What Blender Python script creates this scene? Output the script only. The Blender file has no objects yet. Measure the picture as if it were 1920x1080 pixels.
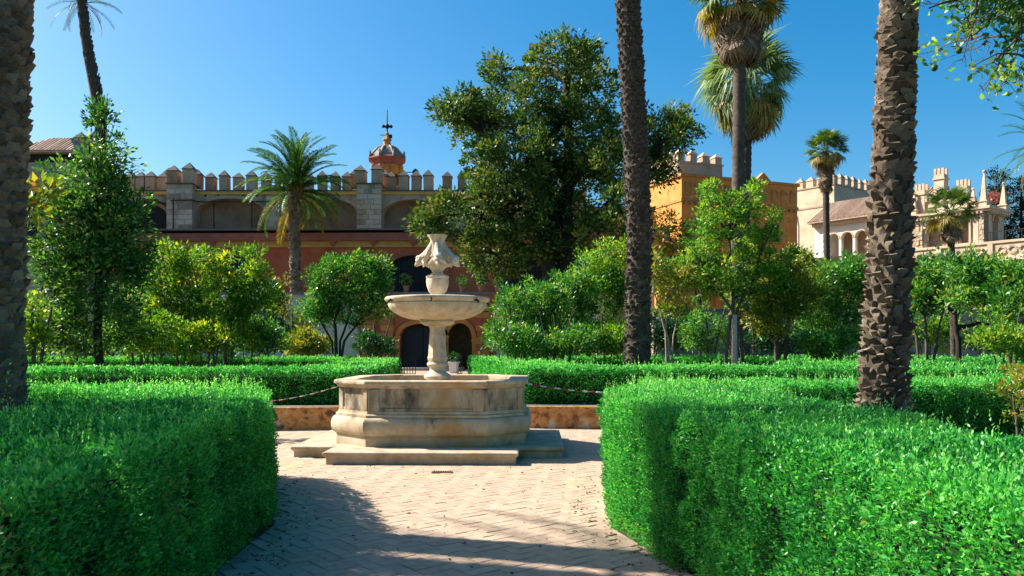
import bpy, math, random
import numpy as np
from mathutils import Vector, Matrix
R = math.radians
PI = math.pi
random.seed(7)
rng = np.random.default_rng(11)
SC = bpy.context.scene
COL = SC.collection

# ------------------------------------------------------------------ camera, light
F, HZ, EYE = 1500.0, 650.0, 1.65
cam = bpy.data.cameras.new('camera'); camo = bpy.data.objects.new('camera', cam); COL.objects.link(camo)
camo.location = (0, 0, EYE); camo.rotation_euler = (R(90), 0, 0)
cam.sensor_width = 36; cam.lens = F / 1920 * 36
cam.shift_y = (HZ - 540) / 1920
cam.clip_start = .05; cam.clip_end = 2000
SC.camera = camo

SUN_EL, SUN_AZ = 41.0, math.degrees(math.atan2(-1, .31))
w = bpy.data.worlds.new('World'); SC.world = w; w.use_nodes = True
nt = w.node_tree; nt.nodes.clear()
sky = nt.nodes.new('ShaderNodeTexSky'); sky.sky_type = 'NISHITA'; sky.sun_disc = False
sky.sun_elevation = R(SUN_EL); sky.sun_rotation = R(SUN_AZ)
sky.air_density = 1.0; sky.dust_density = 1.7; sky.ozone_density = 3.0; sky.altitude = 0
hs = nt.nodes.new('ShaderNodeHueSaturation'); hs.inputs['Saturation'].default_value = 1.5
hs.inputs['Hue'].default_value = 0.49
bg = nt.nodes.new('ShaderNodeBackground'); bg.inputs['Strength'].default_value = .074
wo = nt.nodes.new('ShaderNodeOutputWorld')
nt.links.new(sky.outputs[0], hs.inputs['Color']); nt.links.new(hs.outputs[0], bg.inputs['Color']); nt.links.new(bg.outputs[0], wo.inputs[0])

sl = bpy.data.lights.new('sun', 'SUN'); sl.energy = 4.9; sl.angle = R(.5); sl.color = (1, .93, .82)
so = bpy.data.objects.new('sun', sl); COL.objects.link(so)
az = R(SUN_AZ); el = R(SUN_EL)
sv = Vector((math.sin(az) * math.cos(el), math.cos(az) * math.cos(el), math.sin(el)))
so.rotation_euler = (-sv).to_track_quat('-Z', 'Y').to_euler(); so.location = sv * 60
SC.view_settings.view_transform = 'Standard'; SC.view_settings.look = 'None'
SC.view_settings.gamma = 1; SC.view_settings.use_curve_mapping = False
SC.view_settings.exposure = 1.33

def P(px, py, d):
    """photo pixel + distance -> metres (used to survey positions)"""
    return Vector(((px - 960) / F * d, d, EYE + (HZ - py) / F * d))

# ------------------------------------------------------------------ helpers
def tag(o, label=None, cat=None, group=None, kind=None):
    if label: o['label'] = label
    if cat: o['category'] = cat
    if group: o['group'] = group
    if kind: o['kind'] = kind
    return o

def thing(name, label, cat, loc=(0, 0, 0), rz=0, group=None):
    o = bpy.data.objects.new(name, None); COL.objects.link(o)
    o.location = loc; o.rotation_euler = (0, 0, rz); o.empty_display_size = .2
    return tag(o, label, cat, group)

def link(name, me, m=None, parent=None, loc=None, rot=None, scale=None, kind=None, label=None):
    o = bpy.data.objects.new(name, me); COL.objects.link(o)
    if m is not None and not me.materials: me.materials.append(m)
    if parent: o.parent = parent
    if loc is not None: o.location = loc
    if rot is not None: o.rotation_euler = rot
    if scale is not None: o.scale = scale
    if kind: o['kind'] = kind
    if label: o['label'] = label
    return o

class MB:
    def __init__(s): s.v = []; s.f = []
    def add(s, vs, fs):
        b = len(s.v); s.v += [tuple(v) for v in vs]; s.f += [tuple(i + b for i in f) for f in fs]; return s
    def box(s, c, d, rz=0):
        x, y, z = d[0] / 2, d[1] / 2, d[2] / 2; cs, sn = math.cos(rz), math.sin(rz)
        vs = []
        for k in (-1, 1):
            for a, b in ((-1, -1), (1, -1), (1, 1), (-1, 1)):
                px, py = a * x, b * y
                vs.append((c[0] + px * cs - py * sn, c[1] + px * sn + py * cs, c[2] + k * z))
        return s.add(vs, [(3, 2, 1, 0), (4, 5, 6, 7), (0, 1, 5, 4), (1, 2, 6, 5), (2, 3, 7, 6), (3, 0, 4, 7)])
    def box2(s, x0, x1, y0, y1, z0, z1):
        return s.box(((x0 + x1) / 2, (y0 + y1) / 2, (z0 + z1) / 2), (x1 - x0, y1 - y0, z1 - z0))
    def rings(s, rings, cap0=True, cap1=True, closed=True):
        n = len(rings[0]); vs = [p for r in rings for p in r]; fs = []
        for i in range(len(rings) - 1):
            for j in range(n if closed else n - 1):
                k = (j + 1) % n
                fs.append((i * n + j, i * n + k, (i + 1) * n + k, (i + 1) * n + j))
        if cap0: fs.append(tuple(range(n - 1, -1, -1)))
        if cap1: fs.append(tuple((len(rings) - 1) * n + j for j in range(n)))
        return s.add(vs, fs)
    def lathe(s, prof, n=24, c=(0, 0), rot=0, cap0=True, cap1=True, lobes=0, amp=0):
        rs = []
        for r, z in prof:
            ring = []
            for j in range(n):
                a = 2 * PI * j / n + rot
                rr = r * (1 + (amp * math.cos(lobes * a) if lobes else 0))
                ring.append((c[0] + rr * math.cos(a), c[1] + rr * math.sin(a), z))
            rs.append(ring)
        return s.rings(rs, cap0, cap1)
    def tube(s, pts, rad, n=8, jit=0):
        pts = [Vector(p) for p in pts]; rs = []
        if not hasattr(rad, '__len__'): rad = [rad] * len(pts)
        up = None
        for i, p in enumerate(pts):
            t = (pts[min(i + 1, len(pts) - 1)] - pts[max(i - 1, 0)])
            t = t.normalized() if t.length > 1e-9 else Vector((0, 0, 1))
            if up is None: up = Vector((1, 0, 0)) if abs(t.x) < .8 else Vector((0, 1, 0))
            a = (up - t * up.dot(t)).normalized(); b = t.cross(a); up = a
            rs.append([p + (a * math.cos(2 * PI * j / n) + b * math.sin(2 * PI * j / n)) * rad[i] * (1 + random.uniform(-jit, jit)) for j in range(n)])
        return s.rings(rs)
    def prism(s, poly, z0, z1):
        return s.rings([[(x, y, z0) for x, y in poly], [(x, y, z1) for x, y in poly]])
    def ico(s, c, r, sx=1, sy=1, sz=1, n=6, m=5):
        rs = []
        for i in range(1, m):
            ph = PI * i / m
            rs.append([(c[0] + r * sx * math.sin(ph) * math.cos(2 * PI * j / n), c[1] + r * sy * math.sin(ph) * math.sin(2 * PI * j / n), c[2] - r * sz * math.cos(ph)) for j in range(n)])
        return s.rings(rs)
    def mesh(s, name, smooth=None):
        me = bpy.data.meshes.new(name); me.from_pydata(s.v, [], s.f); me.update()
        if smooth is not None:
            me.shade_smooth()
            me.set_sharp_from_angle(angle=R(smooth))
        return me
    def build(s, name, m, parent=None, smooth=None, **k):
        return link(name, s.mesh(name, smooth), m, parent, **k)

def bevel(o, wd, seg=2):
    b = o.modifiers.new('bevel', 'BEVEL'); b.width = wd; b.segments = seg; b.limit_method = 'ANGLE'; b.angle_limit = R(35)
    return o

# ------------------------------------------------------------------ materials
def mat(name, cols, scale=4, rough=.85, bump=.3, bscale=None, stretch=(1, 1, 1), spec=.3, dist=.01, big=None, perobj=0):
    """noise driven colour ramp; big=(colour, scale, lo, hi): broad stains of their own shape"""
    m = bpy.data.materials.new(name); m.use_nodes = True; n = m.node_tree.nodes; l = m.node_tree.links
    bs = n['Principled BSDF']; bs.inputs['Roughness'].default_value = rough; bs.inputs['Specular IOR Level'].default_value = spec
    tc = n.new('ShaderNodeTexCoord'); mp = n.new('ShaderNodeMapping'); mp.inputs['Scale'].default_value = stretch
    l.new(tc.outputs['Object'], mp.inputs[0])
    oi = n.new('ShaderNodeObjectInfo')
    if perobj:
        va = n.new('ShaderNodeVectorMath'); va.operation = 'ADD'
        cmb = n.new('ShaderNodeCombineXYZ'); mu = n.new('ShaderNodeMath'); mu.operation = 'MULTIPLY'; mu.inputs[1].default_value = 37
        l.new(oi.outputs['Random'], mu.inputs[0])
        for k in range(3): l.new(mu.outputs[0], cmb.inputs[k])
        l.new(mp.outputs[0], va.inputs[0]); l.new(cmb.outputs[0], va.inputs[1]); src = va.outputs[0]
    else: src = mp.outputs[0]
    nz = n.new('ShaderNodeTexNoise'); nz.inputs['Scale'].default_value = scale; nz.inputs['Detail'].default_value = 7; nz.inputs['Roughness'].default_value = .65
    l.new(src, nz.inputs['Vector'])
    fac = nz.outputs['Fac']
    if perobj:
        ma = n.new('ShaderNodeMath'); ma.operation = 'MULTIPLY_ADD'; ma.inputs[1].default_value = perobj; ma.inputs[2].default_value = -perobj / 2
        l.new(oi.outputs['Random'], ma.inputs[0])
        ad = n.new('ShaderNodeMath'); ad.operation = 'ADD'; l.new(ma.outputs[0], ad.inputs[0]); l.new(fac, ad.inputs[1]); fac = ad.outputs[0]
    rp = n.new('ShaderNodeValToRGB'); e = rp.color_ramp.elements
    while len(e) < len(cols): e.new(.5)
    for i, (p, c) in enumerate(cols): e[i].position = p; e[i].color = (*c, 1)
    l.new(fac, rp.inputs[0]); out = rp.outputs[0]
    for bg_ in (big or []):
        bc, bsx, lo, hi, st = bg_
        mp2 = n.new('ShaderNodeMapping'); mp2.inputs['Scale'].default_value = st; l.new(tc.outputs['Object'], mp2.inputs[0])
        nb = n.new('ShaderNodeTexNoise'); nb.inputs['Scale'].default_value = bsx; nb.inputs['Detail'].default_value = 5; nb.inputs['Roughness'].default_value = .6
        l.new(mp2.outputs[0], nb.inputs['Vector'])
        mr = n.new('ShaderNodeMapRange'); mr.inputs[1].default_value = lo; mr.inputs[2].default_value = hi; l.new(nb.outputs['Fac'], mr.inputs[0])
        mx = n.new('ShaderNodeMix'); mx.data_type = 'RGBA'; l.new(mr.outputs[0], mx.inputs['Factor']); l.new(out, mx.inputs['A']); mx.inputs['B'].default_value = (*bc, 1)
        out = mx.outputs['Result']
    l.new(out, bs.inputs['Base Color'])
    if bump:
        nb = n.new('ShaderNodeTexNoise'); nb.inputs['Scale'].default_value = bscale or scale * 5; nb.inputs['Detail'].default_value = 6
        l.new(src, nb.inputs['Vector'])
        bp = n.new('ShaderNodeBump'); bp.inputs['Strength'].default_value = bump; bp.inputs['Distance'].default_value = dist
        l.new(nb.outputs['Fac'], bp.inputs['Height']); l.new(bp.outputs[0], bs.inputs['Normal'])
    return m

def leafmat(name, cols, transl=.3, rough=.45, spec=.4, tcol=None):
    m = bpy.data.materials.new(name); m.use_nodes = True; n = m.node_tree.nodes; l = m.node_tree.links
    bs = n['Principled BSDF']; bs.inputs['Roughness'].default_value = rough; bs.inputs['Specular IOR Level'].default_value = spec
    at = n.new('ShaderNodeAttribute'); at.attribute_name = 'rnd'
    rp = n.new('ShaderNodeValToRGB'); e = rp.color_ramp.elements
    while len(e) < len(cols): e.new(.5)
    for i, (p, c) in enumerate(cols): e[i].position = p; e[i].color = (*c, 1)
    l.new(at.outputs['Fac'], rp.inputs[0]); l.new(rp.outputs[0], bs.inputs['Base Color'])
    tr = n.new('ShaderNodeBsdfTranslucent'); ml = n.new('ShaderNodeMix'); ml.data_type = 'RGBA'; ml.blend_type = 'MULTIPLY'; ml.inputs['Factor'].default_value = 1
    l.new(rp.outputs[0], ml.inputs['A']); ml.inputs['B'].default_value = (*(tcol or (1.6, 1.5, .5)), 1)
    l.new(ml.outputs['Result'], tr.inputs['Color'])
    mx = n.new('ShaderNodeMixShader'); mx.inputs[0].default_value = transl
    l.new(bs.outputs[0], mx.inputs[1]); l.new(tr.outputs[0], mx.inputs[2])
    l.new(mx.outputs[0], n['Material Output'].inputs['Surface'])
    return m

STONE = mat('fountain_stone', [(.3, (.28, .20, .12)), (.5, (.44, .355, .245)), (.7, (.58, .49, .365))], 3.2, .8, .35, 22, dist=.012,
            big=[((.42, .25, .09), 1.7, .50, .68, (1, 1, 1)), ((.10, .088, .07), 2.2, .54, .70, (1.4, 1.4, .6))])
STONED = mat('weathered_panel_stone', [(.3, (.20, .145, .085)), (.48, (.33, .255, .165)), (.66, (.50, .41, .30))], 3.4, .88, .5, 26, (1, 1, .6), dist=.014,
            big=[((.075, .066, .054), 2.6, .50, .64, (1.2, 1.2, .55)), ((.42, .25, .09), 2.1, .56, .7, (1, 1, .5))])
STEP = mat('step_stone', [(.3, (.27, .21, .14)), (.55, (.44, .36, .26)), (.75, (.55, .46, .35))], 4, .85, .4, 25, dist=.012,
           big=[((.40, .26, .09), 2.5, .55, .75, (1, 1, 1.5)), ((.14, .12, .10), 2.6, .62, .8, (1, 1, .8))])
MARBLE = mat('carved_stone', [(.3, (.34, .265, .17)), (.5, (.53, .435, .32)), (.7, (.65, .56, .445))], 6, .7, .3, 30, dist=.008,
             big=[((.50, .33, .15), 3.2, .56, .75, (1, 1, 1)), ((.28, .20, .12), 5, .62, .8, (1.5, 1.5, .6))])
IRON = mat('dark_iron', [(.3, (.012, .012, .013)), (.7, (.03, .028, .026))], 20, .5, .1)
BRICK = mat('path_brick', [(.22, (.29, .20, .14)), (.5, (.42, .305, .22)), (.78, (.49, .37, .28))], 5, .85, .35, 60, dist=.004, perobj=.16,
            big=[((.46, .32, .17), 1.2, .54, .72, (1, 1, 1)), ((.25, .18, .13), 3.5, .62, .76, (1, 1, 1))])
MORTAR = mat('path_mortar', [(.3, (.28, .20, .15)), (.7, (.42, .31, .23))], 12, .95, .3)
SOIL = mat('bed_soil', [(.3, (.05, .035, .02)), (.5, (.09, .065, .035)), (.7, (.10, .085, .03))], 3, .95, .6, 14, dist=.03,
           big=[((.04, .06, .015), .7, .5, .65, (1, 1, 1))])
BENCHM = mat('ochre_plaster', [(.36, (.20, .085, .035)), (.5, (.50, .25, .08)), (.62, (.60, .38, .18))], 5, .9, .4, 25, dist=.012,
             big=[((.13, .075, .045), 5, .54, .64, (1, 1, 1)), ((.55, .44, .31), 2.6, .57, .68, (1, 1, 1))])
BARK = mat('grey_bark', [(.3, (.05, .038, .028)), (.6, (.13, .10, .075)), (.8, (.2, .165, .125))], 6, .95, .8, 20, (1, 1, .35), dist=.02)
DBARK = mat('dark_bark', [(.3, (.018, .014, .011)), (.7, (.055, .043, .034))], 5, .95, .8, 18, (1, 1, .35), dist=.03)
PBARK = mat('palm_bark', [(.3, (.09, .062, .04)), (.5, (.20, .145, .10)), (.75, (.33, .255, .185))], 9, .95, .8, 60, dist=.012, perobj=.35)
PBARKD = mat('palm_bark_dark', [(.3, (.03, .023, .018)), (.6, (.095, .073, .056)), (.8, (.16, .125, .10))], 9, .95, .7, 40, dist=.012, perobj=.3)
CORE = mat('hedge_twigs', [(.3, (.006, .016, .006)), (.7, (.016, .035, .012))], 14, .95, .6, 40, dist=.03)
TERRA = mat('terracotta', [(.3, (.36, .14, .07)), (.7, (.48, .22, .12))], 8, .85, .2)
REDW = mat('red_plaster', [(.3, (.38, .09, .045)), (.5, (.52, .135, .062)), (.75, (.56, .19, .10))], .6, .9, .3, 8, dist=.02,
           big=[((.16, .05, .035), 1.1, .55, .8, (1, 1, .3))])
REDT = mat('red_eave', [(.3, (.30, .09, .06)), (.7, (.44, .15, .095))], 1.5, .9, .3, 10)
OCHRE = mat('yellow_band', [(.3, (.55, .31, .07)), (.7, (.66, .42, .13))], 1.3, .85, .2, 10)
CREAM = mat('cream_plaster', [(.3, (.50, .46, .32)), (.55, (.62, .60, .45)), (.75, (.66, .66, .52))], .7, .9, .25, 9, dist=.02,
            big=[((.34, .26, .13), .9, .56, .75, (1, 1, .4))])
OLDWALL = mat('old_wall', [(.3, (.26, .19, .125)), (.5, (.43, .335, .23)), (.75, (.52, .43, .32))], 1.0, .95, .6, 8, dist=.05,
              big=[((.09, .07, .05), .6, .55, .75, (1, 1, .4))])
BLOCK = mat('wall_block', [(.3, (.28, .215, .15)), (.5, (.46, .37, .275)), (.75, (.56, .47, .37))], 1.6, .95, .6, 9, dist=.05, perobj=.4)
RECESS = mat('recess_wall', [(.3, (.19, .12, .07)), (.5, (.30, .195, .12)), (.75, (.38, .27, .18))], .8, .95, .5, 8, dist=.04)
CAPM = mat('merlon_tile', [(.3, (.07, .062, .056)), (.7, (.14, .12, .10))], 3, .9, .4)
MERL = mat('merlon_brick', [(.3, (.32, .175, .10)), (.5, (.44, .28, .17)), (.75, (.50, .36, .25))], 1.4, .95, .5, 9, dist=.05, perobj=.35)
ROOF = mat('roof_tile', [(.3, (.28, .18, .12)), (.5, (.42, .29, .21)), (.75, (.52, .40, .30))], 3, .9, .4, 14, perobj=.3)
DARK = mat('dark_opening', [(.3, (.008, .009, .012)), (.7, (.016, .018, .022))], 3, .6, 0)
ORANGE = mat('orange_plaster', [(.3, (.48, .175, .04)), (.5, (.60, .24, .055)), (.75, (.66, .31, .09))], .7, .9, .35, 8, dist=.02,
             big=[((.36, .16, .06), .9, .54, .72, (1, 1, .25)), ((.62, .38, .18), 1.6, .6, .74, (1, 1, .6))])
GATEO = mat('orange_red_plaster', [(.3, (.48, .17, .04)), (.6, (.62, .25, .06)), (.8, (.66, .32, .10))], 1.2, .9, .3, 10, dist=.02)
ORANGED = mat('orange_relief', [(.3, (.36, .16, .045)), (.7, (.50, .26, .08))], 2, .9, .5, 10, dist=.03)
PALE = mat('pale_stone', [(.3, (.42, .31, .20)), (.5, (.55, .42, .29)), (.75, (.63, .50, .36))], .8, .9, .35, 7, dist=.03,
           big=[((.40, .27, .16), .7, .56, .75, (1, 1, .35))])
PINKST = mat('pink_stone', [(.3, (.30, .20, .14)), (.5, (.40, .29, .21)), (.75, (.48, .37, .28))], 1, .9, .4, 8, dist=.03)
WHITE = mat('white_wall', [(.3, (.60, .54, .46)), (.7, (.72, .67, .60))], .8, .85, .15, 8)
GROTTO = mat('grotto_stone', [(.3, (.24, .17, .11)), (.5, (.46, .35, .24)), (.7, (.60, .49, .36))], 2.6, .95, 1, 6, dist=.12)
FRUIT = mat('green_fruit', [(.3, (.03, .06, .02)), (.7, (.05, .09, .02))], 8, .5, .1)
REDP = mat('red_plastic', [(.3, (.45, .03, .03)), (.7, (.5, .05, .04))], 8, .5, 0)
WHITEP = mat('white_plastic', [(.3, (.7, .68, .64)), (.7, (.78, .76, .72))], 8, .5, 0)
TILEB = mat('glazed_tile', [(.42, (.55, .55, .52)), (.5, (.06, .12, .32)), (.58, (.55, .5, .35))], 26, .25, 0)
SLATE = mat('grey_tile', [(.3, (.14, .13, .12)), (.7, (.26, .24, .21))], 4, .8, .3)

HEDGE = leafmat('hedge_leaf', [(0, (.008, .09, .022)), (.27, (.026, .25, .046)), (.52, (.085, .46, .075)), (.95, (.30, .66, .14)), (1, (.38, .28, .06))], .38, .4, .4, (1.25, 1.45, .7))
LAUREL = leafmat('laurel_leaf', [(0, (.016, .060, .012)), (.5, (.045, .17, .034)), (.85, (.16, .32, .065)), (1, (.33, .36, .10))], .38, .42, .4)
YELG = leafmat('yellow_green_leaf', [(0, (.035, .12, .014)), (.45, (.11, .27, .022)), (.85, (.33, .44, .035)), (1, (.55, .38, .05))], .45, .5, .3)
CITRUS = leafmat('citrus_leaf', [(0, (.014, .09, .022)), (.48, (.05, .23, .038)), (.86, (.22, .42, .055)), (1, (.34, .32, .04))], .36, .42, .4)
BRIGHT = leafmat('bright_leaf', [(0, (.025, .12, .018)), (.45, (.10, .30, .03)), (.85, (.33, .48, .045)), (1, (.40, .36, .04))], .42, .45, .35)
MAGN = leafmat('magnolia_leaf', [(0, (.016, .055, .012)), (.5, (.06, .14, .022)), (.85, (.19, .28, .045)), (1, (.32, .21, .06))], .22, .5, .28)
FANP = leafmat('pale_fan_leaf', [(0, (.06, .13, .05)), (.5, (.16, .26, .10)), (1, (.38, .44, .22))], .3, .5, .4)
DARKLF = leafmat('dark_leaf', [(0, (.008, .050, .014)), (.5, (.018, .10, .022)), (1, (.05, .17, .03))], .2, .4, .4)  # darker green leaf for bushes, the planter and part of the overhanging tree
OLIVE = leafmat('autumn_leaf', [(0, (.05, .12, .014)), (.45, (.16, .25, .022)), (.82, (.36, .34, .04)), (1, (.55, .22, .03))], .35, .45, .4)
FROND = leafmat('palm_leaflet', [(0, (.010, .05, .014)), (.5, (.035, .12, .026)), (1, (.11, .22, .04))], .3, .42, .4)
OLDFR = leafmat('old_palm_leaflet', [(0, (.10, .11, .016)), (.5, (.26, .19, .03)), (1, (.38, .27, .06))], .3, .5, .3)
FANM = leafmat('fan_leaf', [(0, (.03, .08, .02)), (.5, (.07, .15, .035)), (1, (.17, .24, .07))], .28, .4, .5)
FANY = leafmat('fan_leaf_old', [(0, (.18, .17, .03)), (.5, (.34, .25, .05)), (1, (.44, .33, .12))], .3, .5, .3)
DEADF = leafmat('dead_fan_leaf', [(0, (.09, .065, .045)), (.5, (.18, .13, .09)), (1, (.30, .23, .165))], .15, .8, .2)
CONIF = leafmat('conifer_leaf', [(0, (.010, .026, .010)), (1, (.03, .06, .018))], .1, .6, .2)

# ------------------------------------------------------------------ foliage
def unit(a): return a / np.maximum(np.linalg.norm(a, axis=1, keepdims=True), 1e-9)

def leaf_mesh(name, p, ax, ln, wd, rnd, m, bend=.18):
    n = len(p); ax = unit(ax)
    side = unit(np.cross(ax, rng.normal(size=(n, 3)))); up = np.cross(side, ax)
    ln = np.broadcast_to(ln, (n,)).reshape(-1, 1); wd = np.broadcast_to(wd, (n,)).reshape(-1, 1)
    mid = p + ax * ln * .45 + up * wd * bend
    v = np.empty((n, 4, 3), np.float32)
    v[:, 0] = p; v[:, 1] = mid - side * wd * .5; v[:, 2] = p + ax * ln; v[:, 3] = mid + side * wd * .5
    me = bpy.data.meshes.new(name)
    me.vertices.add(n * 4); me.vertices.foreach_set('co', v.ravel())
    me.loops.add(n * 4); me.loops.foreach_set('vertex_index', np.arange(n * 4, dtype=np.int32))
    me.polygons.add(n); me.polygons.foreach_set('loop_start', np.arange(0, n * 4, 4, dtype=np.int32))
    me.update(calc_edges=True)
    a = me.attributes.new('rnd', 'FLOAT', 'FACE'); a.data.foreach_set('value', np.clip(rnd, 0, 1).astype(np.float32))
    me.materials.append(m)
    return me

def noise3(p, s, seed=0):
    q = p * s + seed * 3.7
    return (np.sin(q[:, 0] * 1.7 + 1.3 * np.sin(q[:, 1] * 1.1 + seed)) + np.sin(q[:, 1] * 1.9 + 1.1 * np.sin(q[:, 2] * 1.3)) + np.sin(q[:, 2] * 1.6 + 1.2 * np.sin(q[:, 0] * .9 + seed))) / 3

def in_poly(pts, poly):
    x, y = pts[:, 0], pts[:, 1]; c = np.zeros(len(pts), bool); n = len(poly)
    for i in range(n):
        x0, y0 = poly[i]; x1, y1 = poly[(i + 1) % n]
        if y0 == y1: continue
        k = ((y0 > y) != (y1 > y)) & (x < (x1 - x0) * (y - y0) / (y1 - y0) + x0); c ^= k
    return c

def inset(poly, t):
    n = len(poly); out = []
    for i in range(n):
        a, b, c = Vector(poly[i - 1]), Vector(poly[i]), Vector(poly[(i + 1) % n])
        d0, d1 = (b - a).normalized(), (c - b).normalized()
        n0, n1 = Vector((-d0.y, d0.x)), Vector((-d1.y, d1.x))
        bis = (n0 + n1); bis = bis / max(bis.length_squared, .3) * 2
        out.append(tuple(b + bis * t))
    return out

def area(poly): return sum(poly[i - 1][0] * poly[i][1] - poly[i][0] * poly[i - 1][1] for i in range(len(poly))) / 2

def hedge_part(poly, z, L, lai, parent, sprig=3.0, sprig_h=.14, seed=0, m=None):
    """poly is counter-clockwise. leaves on the flanks and the clipped top, upright young sprigs on top"""
    if area(poly) < 0: poly = poly[::-1]
    W = L * .45; per = lai / (.5 * L * W); ps, ns = [], []
    n = len(poly)
    for i in range(n):
        a = np.array(poly[i]); b = np.array(poly[(i + 1) % n]); d = b - a; ln = np.hypot(*d)
        nm = np.array([d[1], -d[0]]) / ln
        k = int(ln * z * per)
        mid = (a + b) / 2
        if np.dot(nm, -mid) < -.5 * np.hypot(*mid) : k = int(k * .35)     # far flank
        u = rng.random(k); h = z * rng.random(k)
        q = np.column_stack([a[0] + d[0] * u, a[1] + d[1] * u, h])
        off = .055 * noise3(q, 2.6, seed) + .045 * noise3(q, 11, seed + 1) + .042 * noise3(q, 27, seed + 6) - rng.random(k) ** 1.6 * .11
        edge = np.clip((h - (z - .12)) / .12, 0, 1); off -= edge ** 2 * .06
        off -= np.clip((.10 - h) / .10, 0, 1) * .02; off -= .09 * np.clip((noise3(q, 6.5, seed + 11) - .38) / .3, 0, 1)
        q[:, :2] += nm * off[:, None]
        ps.append(q); ns.append(np.column_stack([np.full(k, nm[0]), np.full(k, nm[1]), np.full(k, .45)]))
    xs = np.array(poly); lo, hi = xs.min(0), xs.max(0)
    k = int((hi - lo).prod() * per)
    q = lo + rng.random((k, 2)) * (hi - lo); q = q[in_poly(q, poly)]
    t = np.column_stack([q, np.full(len(q), z)])
    t[:, 2] += .04 * noise3(t, 2.2, seed + 2) + .035 * noise3(t, 9, seed + 3) + .035 * noise3(t, 25, seed + 7) - .07 * np.clip((noise3(t, 6.0, seed + 12) - .4) / .3, 0, 1) - rng.random(len(t)) ** 1.5 * .10
    ps.append(t); ns.append(np.tile([0, 0, 1.0], (len(t), 1)))
    p = np.concatenate(ps); nn = np.concatenate(ns)
    ax = unit(nn * .9 + rng.normal(size=p.shape) * .65 + np.array([0, 0, .25]))
    r = .42 + .2 * rng.normal(size=len(p)) + .16 * noise3(p, 1.4, seed + 5) + .12 * noise3(p, 7, seed + 8)
    r = np.clip(r, 0, .96); r[rng.random(len(r)) < .006] = 1
    r[(noise3(p, 1.9, seed + 20) > .80) & (rng.random(len(r)) < .22)] = 1
    r[(p[:, 2] < .16) & (rng.random(len(r)) < .07)] = 1
    ll = L * rng.uniform(.7, 1.25, len(p))
    # sprigs
    A = abs(area(poly)); k = int(A * sprig * 60)
    q = lo + rng.random((k * 3, 2)) * (hi - lo); q = q[in_poly(q, poly)][:k]
    dens = noise3(np.column_stack([q, np.zeros(len(q))]), 1.1, seed + 9); q = q[dens + rng.normal(size=len(q)) * .3 > -.1]
    hh = sprig_h * rng.uniform(.3, 1, len(q)) ** 1.6; tall = rng.random(len(q)) < .035; hh[tall] *= 2.4
    SP, SA, SR = [], [], []
    lean = rng.normal(size=(len(q), 2)) * .18
    for s in range(9):
        f = s / 8
        b = np.column_stack([q + lean * (hh * f)[:, None], z - .04 + (hh + .04) * f])
        a = rng.normal(size=(len(q), 3)); a[:, 2] = .9 + .8 * f
        SP.append(b); SA.append(a); SR.append(np.clip(.5 + .3 * f + .12 * rng.normal(size=len(q)), 0, .96))
    if len(q):
        p = np.concatenate([p] + SP); ax = np.concatenate([ax] + SA); r = np.concatenate([r] + SR)
        ll = np.concatenate([ll, np.full(len(q) * 9, L * .85)])
    me = leaf_mesh('foliage', p, ax, ll, ll * .45, r, m or HEDGE)
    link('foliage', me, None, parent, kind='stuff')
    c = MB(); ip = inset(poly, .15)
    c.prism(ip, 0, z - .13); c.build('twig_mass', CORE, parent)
    return len(p)

def crown(blobs, ncl, per, cr, L, W, m, parent, seed=0, gap=-.35, up=.25, inner=.45, name='crown', flat=.8):
    """leaf tufts spread through a set of ellipsoids; holes where the noise is low"""
    b = np.array(blobs, float); s = (b[:, 3] * b[:, 4] + b[:, 3] * b[:, 5] + b[:, 4] * b[:, 5]); s /= s.sum()
    k = int(ncl * 1.5); i = rng.choice(len(b), k, p=s)
    d = unit(rng.normal(size=(k, 3))); rad = inner + (1.06 - inner) * rng.random(k) ** .6
    out = rng.random(k) < .16; rad[out] *= rng.uniform(1.1, 1.42, out.sum())
    d[out, 2] = np.abs(d[out, 2]) * 1.1
    c = b[i, :3] + d * b[i, 3:] * rad[:, None]
    keep = noise3(c, 2.2 / max(.3, np.median(b[:, 3])), seed) > gap
    c = c[keep][:ncl]; dd = d[keep][:ncl]
    n = len(c); sz = cr * rng.uniform(.45, 1.3, n); sz[rad[keep][:ncl] > 1.08] *= .6
    off = unit(rng.normal(size=(n * per, 3))) * (rng.random(n * per) ** .45)[:, None]
    off[:, 2] *= flat
    off *= np.repeat(sz, per)[:, None]
    p = np.repeat(c, per, 0) + off
    p[:, 2] = np.maximum(p[:, 2], .05)
    ax = unit(off / cr * .9 + np.repeat(dd, per, 0) * .5 + rng.normal(size=p.shape) * .5 + np.array([0, 0, up]))
    tone = np.repeat(.42 + .22 * rng.normal(size=n), per)
    r = np.clip(tone + .17 * rng.normal(size=len(p)), 0, .95); r[rng.random(len(r)) < .035] = 1
    ll = L * rng.uniform(.65, 1.3, len(p))
    link(name, leaf_mesh(name, p, ax, ll, ll * (W / L), r, m), None, parent, kind='stuff')
    return c

def limb_pts(a, b, sag=.12, n=5):
    a, b = Vector(a), Vector(b); L = (b - a).length; o = Vector((random.uniform(-1, 1), random.uniform(-1, 1), random.uniform(-.2, 1))) * L * sag
    return [a.lerp(b, t) + o * math.sin(t * PI) + Vector((random.uniform(-1, 1), random.uniform(-1, 1), random.uniform(-1, 1))) * L * .025 * (0 < t < 1) for t in [i / (n - 1) for i in range(n)]]

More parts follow.
